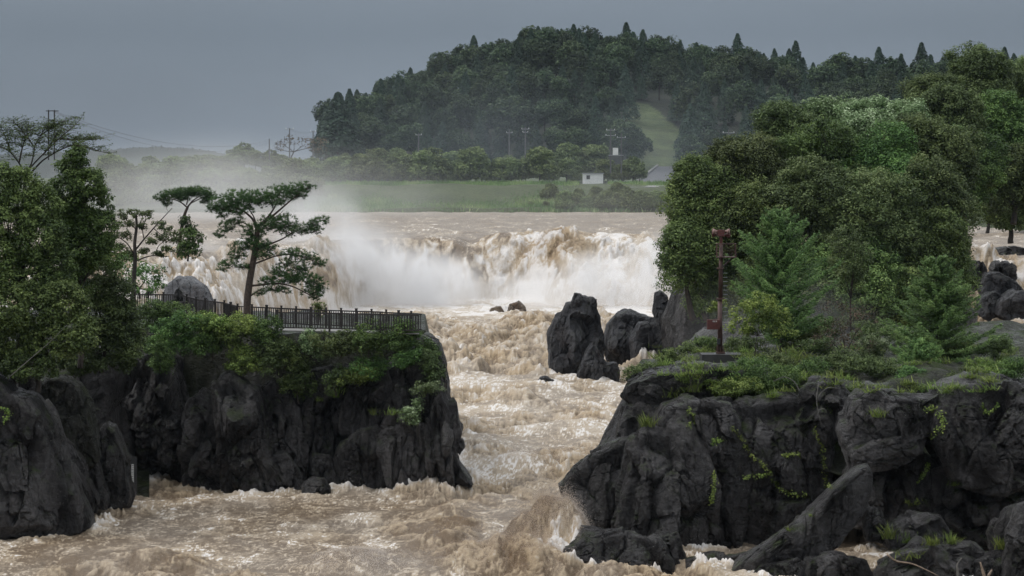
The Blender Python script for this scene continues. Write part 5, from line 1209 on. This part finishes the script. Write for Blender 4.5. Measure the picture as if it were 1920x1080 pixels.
GS = 'scrub along the far river bank'
protoS = [far_proto('bank_shrub', 'pale green scrub bush among many along the far river bank', 'shrub', 'scrub', 5.2, 3.2, 'scrub', 340 + k, .42, GS) for k in range(5)]
rng = np.random.RandomState(78)
for (x0, x1, yb, D, st, s0) in ((200, 630, 332, 612, 22, .80), (205, 600, 350, 590, 26, 1.0), (205, 600, 370, 572, 26, .95), (215, 560, 388, 560, 30, .7), (600, 1100, 336, 606, 24, 1.05), (640, 1120, 328, 622, 26, 1.0), (1050, 1270, 392, 556, 18, .62), (985, 1060, 394, 555, 26, .38), (1030, 1180, 374, 564, 24, .5), (1150, 1265, 378, 560, 22, .45), (1130, 1200, 335, 604, 18, .8)):
    px = x0 + rng.uniform(0, 10)
    while px < x1:
        yy = yb - (22 * math.exp(-((px - 470) / 60) ** 2) if yb < 340 else 0)
        put(protoS, px, yy + rng.uniform(-3, 3), D + rng.uniform(-4, 4), s0 * rng.uniform(.55, 1.5), rng); px += st * rng.uniform(.6, 1.4)
tree('bare_tree', 'nearly leafless tree beside the utility pole on the far bank', (543, 302), 615, [(530, 268, 16, 10), (552, 264, 16, 12), (575, 272, 20, 14), (600, 272, 18, 18), (520, 278, 12, 10)], 'twig', .5, 1.2, .5, 16, .3, .22, 44)
# tall grass of the bank
def bank_grass():
    rng = np.random.RandomState(79); g = Geo(); n = 64000
    px = rng.uniform(570, 1275, n); py = rng.uniform(343, 396, n); keep = ~((px > 1085) & (px < 1140) & (py < 352)); px, py = px[keep], py[keep]; n = len(px)
    D = np.interp(py, [338, 397], [585, 552]) + rng.normal(size=n)
    c = np.stack([(px - 960) / F * D, D, CZ - (py - HZ) / F * D], 1)
    c[:, 2] += rng.uniform(-.3, .1, n)
    patch = perlin2(px * .02, py * .07)
    leaf_quads(g, c, np.stack([rng.normal(size=n) * .5, -np.ones(n), rng.normal(size=n) * .3 + .3], 1), rng.uniform(.7, 2.3, n), rng.uniform(.14, .3, n), .42 + .55 * patch + rng.normal(size=n) * .12, rng, np.stack([rng.normal(size=n) * .3, -rng.uniform(0, .3, n), np.ones(n)], 1))
    o = g.build('bank_grass', L['grass_far']); tag(o, 'tall green grass covering the far river bank', 'grass', kind='stuff')
L['grass_far'] = leaf_mat('grass_far', (0.045, 0.075, 0.028), (0.075, 0.118, 0.042), (0.150, 0.172, 0.084), .6, .25, .9)
bank_grass()

# shed, road, levee wall
D = 598; b0 = P(1112, 345, D); root = thing('shed', 'small white shed with one dark window on the far bank', 'shed', b0); w = S(38, D); h = S(19, D)
g = Geo(); g.box(b0 + [0, 1.5, h / 2], [w, 3.0, h]); g.build('wall', M['white'], root, b0)
g = Geo(); g.box(b0 + [0, 1.5, h + .10], [w + .4, 3.5, .22]); g.build('roof', M['greyw'], root, b0)
fr_c = b0 + np.array([-w * .24, -.02, h * .66]); g = Geo(); g.box(fr_c, [.95, .08, 1.05]); fr = g.build('window', M['greyw'], root, b0)
g = Geo(); g.box(fr_c + [-.2, -.05, 0], [.36, .04, .9]); g.box(fr_c + [.2, -.05, 0], [.36, .04, .9]); g.build('pane', M['dark'], fr, b0)
def slab(name, corners, th, mat):
    a = np.array(corners, float); V = np.concatenate([a, a - [0, 0, th]])
    return mesh(name, V, [[0, 1, 2, 3], [7, 6, 5, 4], [0, 4, 5, 1], [1, 5, 6, 2], [2, 6, 7, 3], [3, 7, 4, 0]], None, mat)
structure(slab('road', [P(1195, 342, 612), P(1262, 342, 612), P(1268, 298, 660), P(1250, 298, 660)], .3, M['road']))
o = slab('guard_wall', [P(1192, 338, 611.5), P(1196, 338, 611.5), P(1252, 296, 661), P(1248, 296, 661)], .5, M['conc']); tag(o, 'pale guard wall along the left side of the sloping road', 'wall')
for k, (px, py, d) in enumerate(((1245, 342, 611), (1262, 342, 611))): pass
o = slab('levee_wall', [P(1178, 351, 572), P(1290, 350, 572), P(1292, 347, 578), P(1182, 347, 578)], 2.2, M['conc']); tag(o, 'grey concrete revetment below the road on the far bank', 'wall')
# utility poles
def pole(label, px, yt, yb, D, arms=((3, 1.8),), mat='pole'):
    b = P(px, yb, D); root = thing('utility_pole', label, 'utility pole', b, 'utility poles beyond the river'); t = P(px, yt, D)
    g = Geo(); g.tube([b, t], [.19, .13], 8); g.build('post', M[mat], root, b)
    for dy, w_ in arms:
        c = P(px, yt + dy, D); g = Geo(); g.bar(c - [w_ / 2, 0, 0], c + [w_ / 2, 0, 0], .14); arm = g.build('crossarm', M['greyw'], root, b)
        for q in (-.45, 0, .45):
            g = Geo(); g.tube([c + [q * w_, 0, .05], c + [q * w_, 0, .35]], [.08, .05], 6); g.build('insulator', M['white'], arm, b)
    return root
pole('leaning plain utility pole at the end of the sagging wires', 505, 260, 300, 606, ())
pole('tall utility pole beside the bare tree on the far bank', 543, 240, 304, 606, ((2, 2.0),))
pole('utility pole at the left foot of the wooded hill', 587, 245, 300, 625, ((2, 1.4),))
pole('faint utility pole with a small transformer before the hill', 785, 250, 300, 628, ((3, 1.6),))
pole('thin utility pole left of the one with loops before the hill', 955, 243, 300, 628, ((6, 1.6),))
pole('utility pole with two crossarms and a light box before the hill', 985, 238, 300, 620, ((4, 2.0), (10, 1.4)))
pole('left post of the transformer platform pair', 1145, 240, 325, 600, ((4, 2.2), (14, 2.6)))
pole('right post of the transformer platform pair', 1165, 250, 325, 600, ((8, 2.2),))
pole('utility pole standing above the island wood on the right', 1366, 243, 305, 610, ((6, 3.0), (44, 2.4)))
g = Geo(); c = P(1154, 284, 600); g.box(c, [1.3, 1.0, 1.8]); o = g.build('transformer', M['white'], None, c); o.location = c; tag(o, 'white transformer cabinet hung between two utility poles', 'transformer')
g = Geo()
for py, w_ in ((291, 28),):
    c = P(1155, py, 600); g.box(c, [S(w_, 600), 1.2, .15])
o = g.build('platform_beam', M['greyw'], None, c); o.location = c; tag(o, 'steel platform under the white transformer cabinet', 'platform')
b = P(98, 300, 420); root = thing('utility_pole', 'double-post wire frame standing behind the airy tree at top left', 'utility pole', b)
for px in (91, 102):
    g = Geo(); g.tube([P(px, 300, 420), P(px, 206, 420)], .12, 6); g.build('post', M['dark'], root, b)
g = Geo(); g.bar(P(86, 208, 420), P(110, 208, 420), .14); g.build('crossarm', M['dark'], root, b)
for k, (lb, a, dA, z, dB, sag) in enumerate((('upper sagging power line across the sky at left', (96, 206), 420, (505, 264), 606, 3.5), ('lower sagging power line across the sky at left', (102, 210), 420, (505, 268), 606, 4.2), ('power line between the two poles left of the hill', (543, 242), 606, (587, 247), 625, .6))):
    p, q = P(*a, dA), P(*z, dB); t = np.linspace(0, 1, 40)[:, None]; w_ = p * (1 - t) + q * t; w_[:, 2] -= (4 * sag * t * (1 - t))[:, 0]
    g = Geo(); g.tube(w_, .028, 4); o = g.build('power_line', M['dark'], None, p); o.location = p; tag(o, lb, 'wire')

# ------------------------------------------------------------------ mist of the falls, and the wet air
def mist(name, label, lo, hi, dens, col, blobs, ns=.16, thr=(.40, .66), step=1.0):
    lo, hi = np.array(lo, float), np.array(hi, float); c = (lo + hi) / 2
    g = Geo(); g.box([0, 0, 0], hi - lo)
    m = bpy.data.materials.new(name); m.use_nodes = True; nt = m.node_tree; nt.nodes.clear()
    out = N(nt, 'ShaderNodeOutputMaterial'); vol = N(nt, 'ShaderNodeVolumePrincipled')
    vol.inputs['Color'].default_value = (*col, 1); vol.inputs['Anisotropy'].default_value = 0.2
    pos = N(nt, 'ShaderNodeNewGeometry').outputs['Position']
    tot = None
    for (bx, by, bz, rx, ry, rz, a) in blobs:
        mpn = N(nt, 'ShaderNodeMapping', vector_type='POINT'); mpn.inputs['Location'].default_value = (-bx / rx, -by / ry, -bz / rz); mpn.inputs['Scale'].default_value = (1 / rx, 1 / ry, 1 / rz)
        nt.links.new(pos, mpn.inputs[0]); ln = N(nt, 'ShaderNodeVectorMath', operation='LENGTH'); nt.links.new(mpn.outputs[0], ln.inputs[0])
        v = N(nt, 'ShaderNodeMapRange', interpolation_type='SMOOTHSTEP'); nt.links.new(ln.outputs['Value'], v.inputs[0])
        for k_, q_ in enumerate((0.15, 1.0, a, 0.0)): v.inputs[k_ + 1].default_value = q_
        tot = v.outputs[0] if tot is None else math_(nt, 'ADD', tot, v.outputs[0])
    no = mrange(nt, noise(nt, ns, 4, .6, pos, .4), thr[0], thr[1])
    nt.links.new(math_(nt, 'MULTIPLY', math_(nt, 'MULTIPLY', tot, no), dens), vol.inputs['Density'])
    nt.links.new(vol.outputs[0], out.inputs['Volume'])
    m.cycles.volume_step_rate = step
    o = g.build(name, m); o.location = c; tag(o, label, 'mist', kind='stuff'); return o
mist('mist', 'white spray mist boiling up from the foot of the falls', (-48, 252, 0.5), (30, 326, 20), 0.42, (.97, .97, .975),
     [(-20, 306, 5.5, 14, 14, 8, 1.0), (-12, 308, 3.5, 11, 12, 6.5, .9), (-35, 262, 5, 10, 20, 8, .5), (-24, 300, 9, 9, 14, 10, .45), (-8, 310, 3.5, 8, 10, 5, 1.0), (2, 302, 3, 8, 10, 4, .5), (14, 306, 4, 12, 12, 6, .9), (20, 308, 6, 8, 12, 6, .6), (-32, 288, 4, 9, 16, 7, .45)])
mist('mist', 'thin drifting mist at the shore of the wooded island', (12, 165, 1), (34, 196, 13), 0.032, (.9, .91, .93), [(20, 182, 5, 10, 13, 7, 1.0)], .12)
mist('mist', 'pale drifting spray before the far left bank', (-120, 390, 8), (66, 610, 34), 0.013, (.95, .955, .96), [(-56, 480, 12, 54, 120, 17, 1.0), (8, 520, 10, 56, 88, 12, .32)], .04)
mist('mist', 'faint rain mist hanging before the wooded hill', (-125, 575, 4), (150, 632, 70), 0.0045, (.80, .87, .97), [(0, 606, 10, 150, 40, 52, 1.0)], .03, (.2, .7))
g = Geo(); g.box([0, 1730, 95], [3400, 3560, 202])
m = bpy.data.materials.new('haze'); m.use_nodes = True; nt = m.node_tree; nt.nodes.clear()
out = N(nt, 'ShaderNodeOutputMaterial'); vol = N(nt, 'ShaderNodeVolumePrincipled'); vol.inputs['Density'].default_value = 0.000036; vol.inputs['Color'].default_value = (.62, .72, .86, 1)
nt.links.new(vol.outputs[0], out.inputs['Volume'])
o = g.build('haze', m); tag(o, 'thin grey rain haze filling the valley air', 'haze', kind='stuff')
print('objects', len(bpy.data.objects), 'verts', sum(len(o.data.vertices) for o in bpy.data.objects if o.type == 'MESH'))
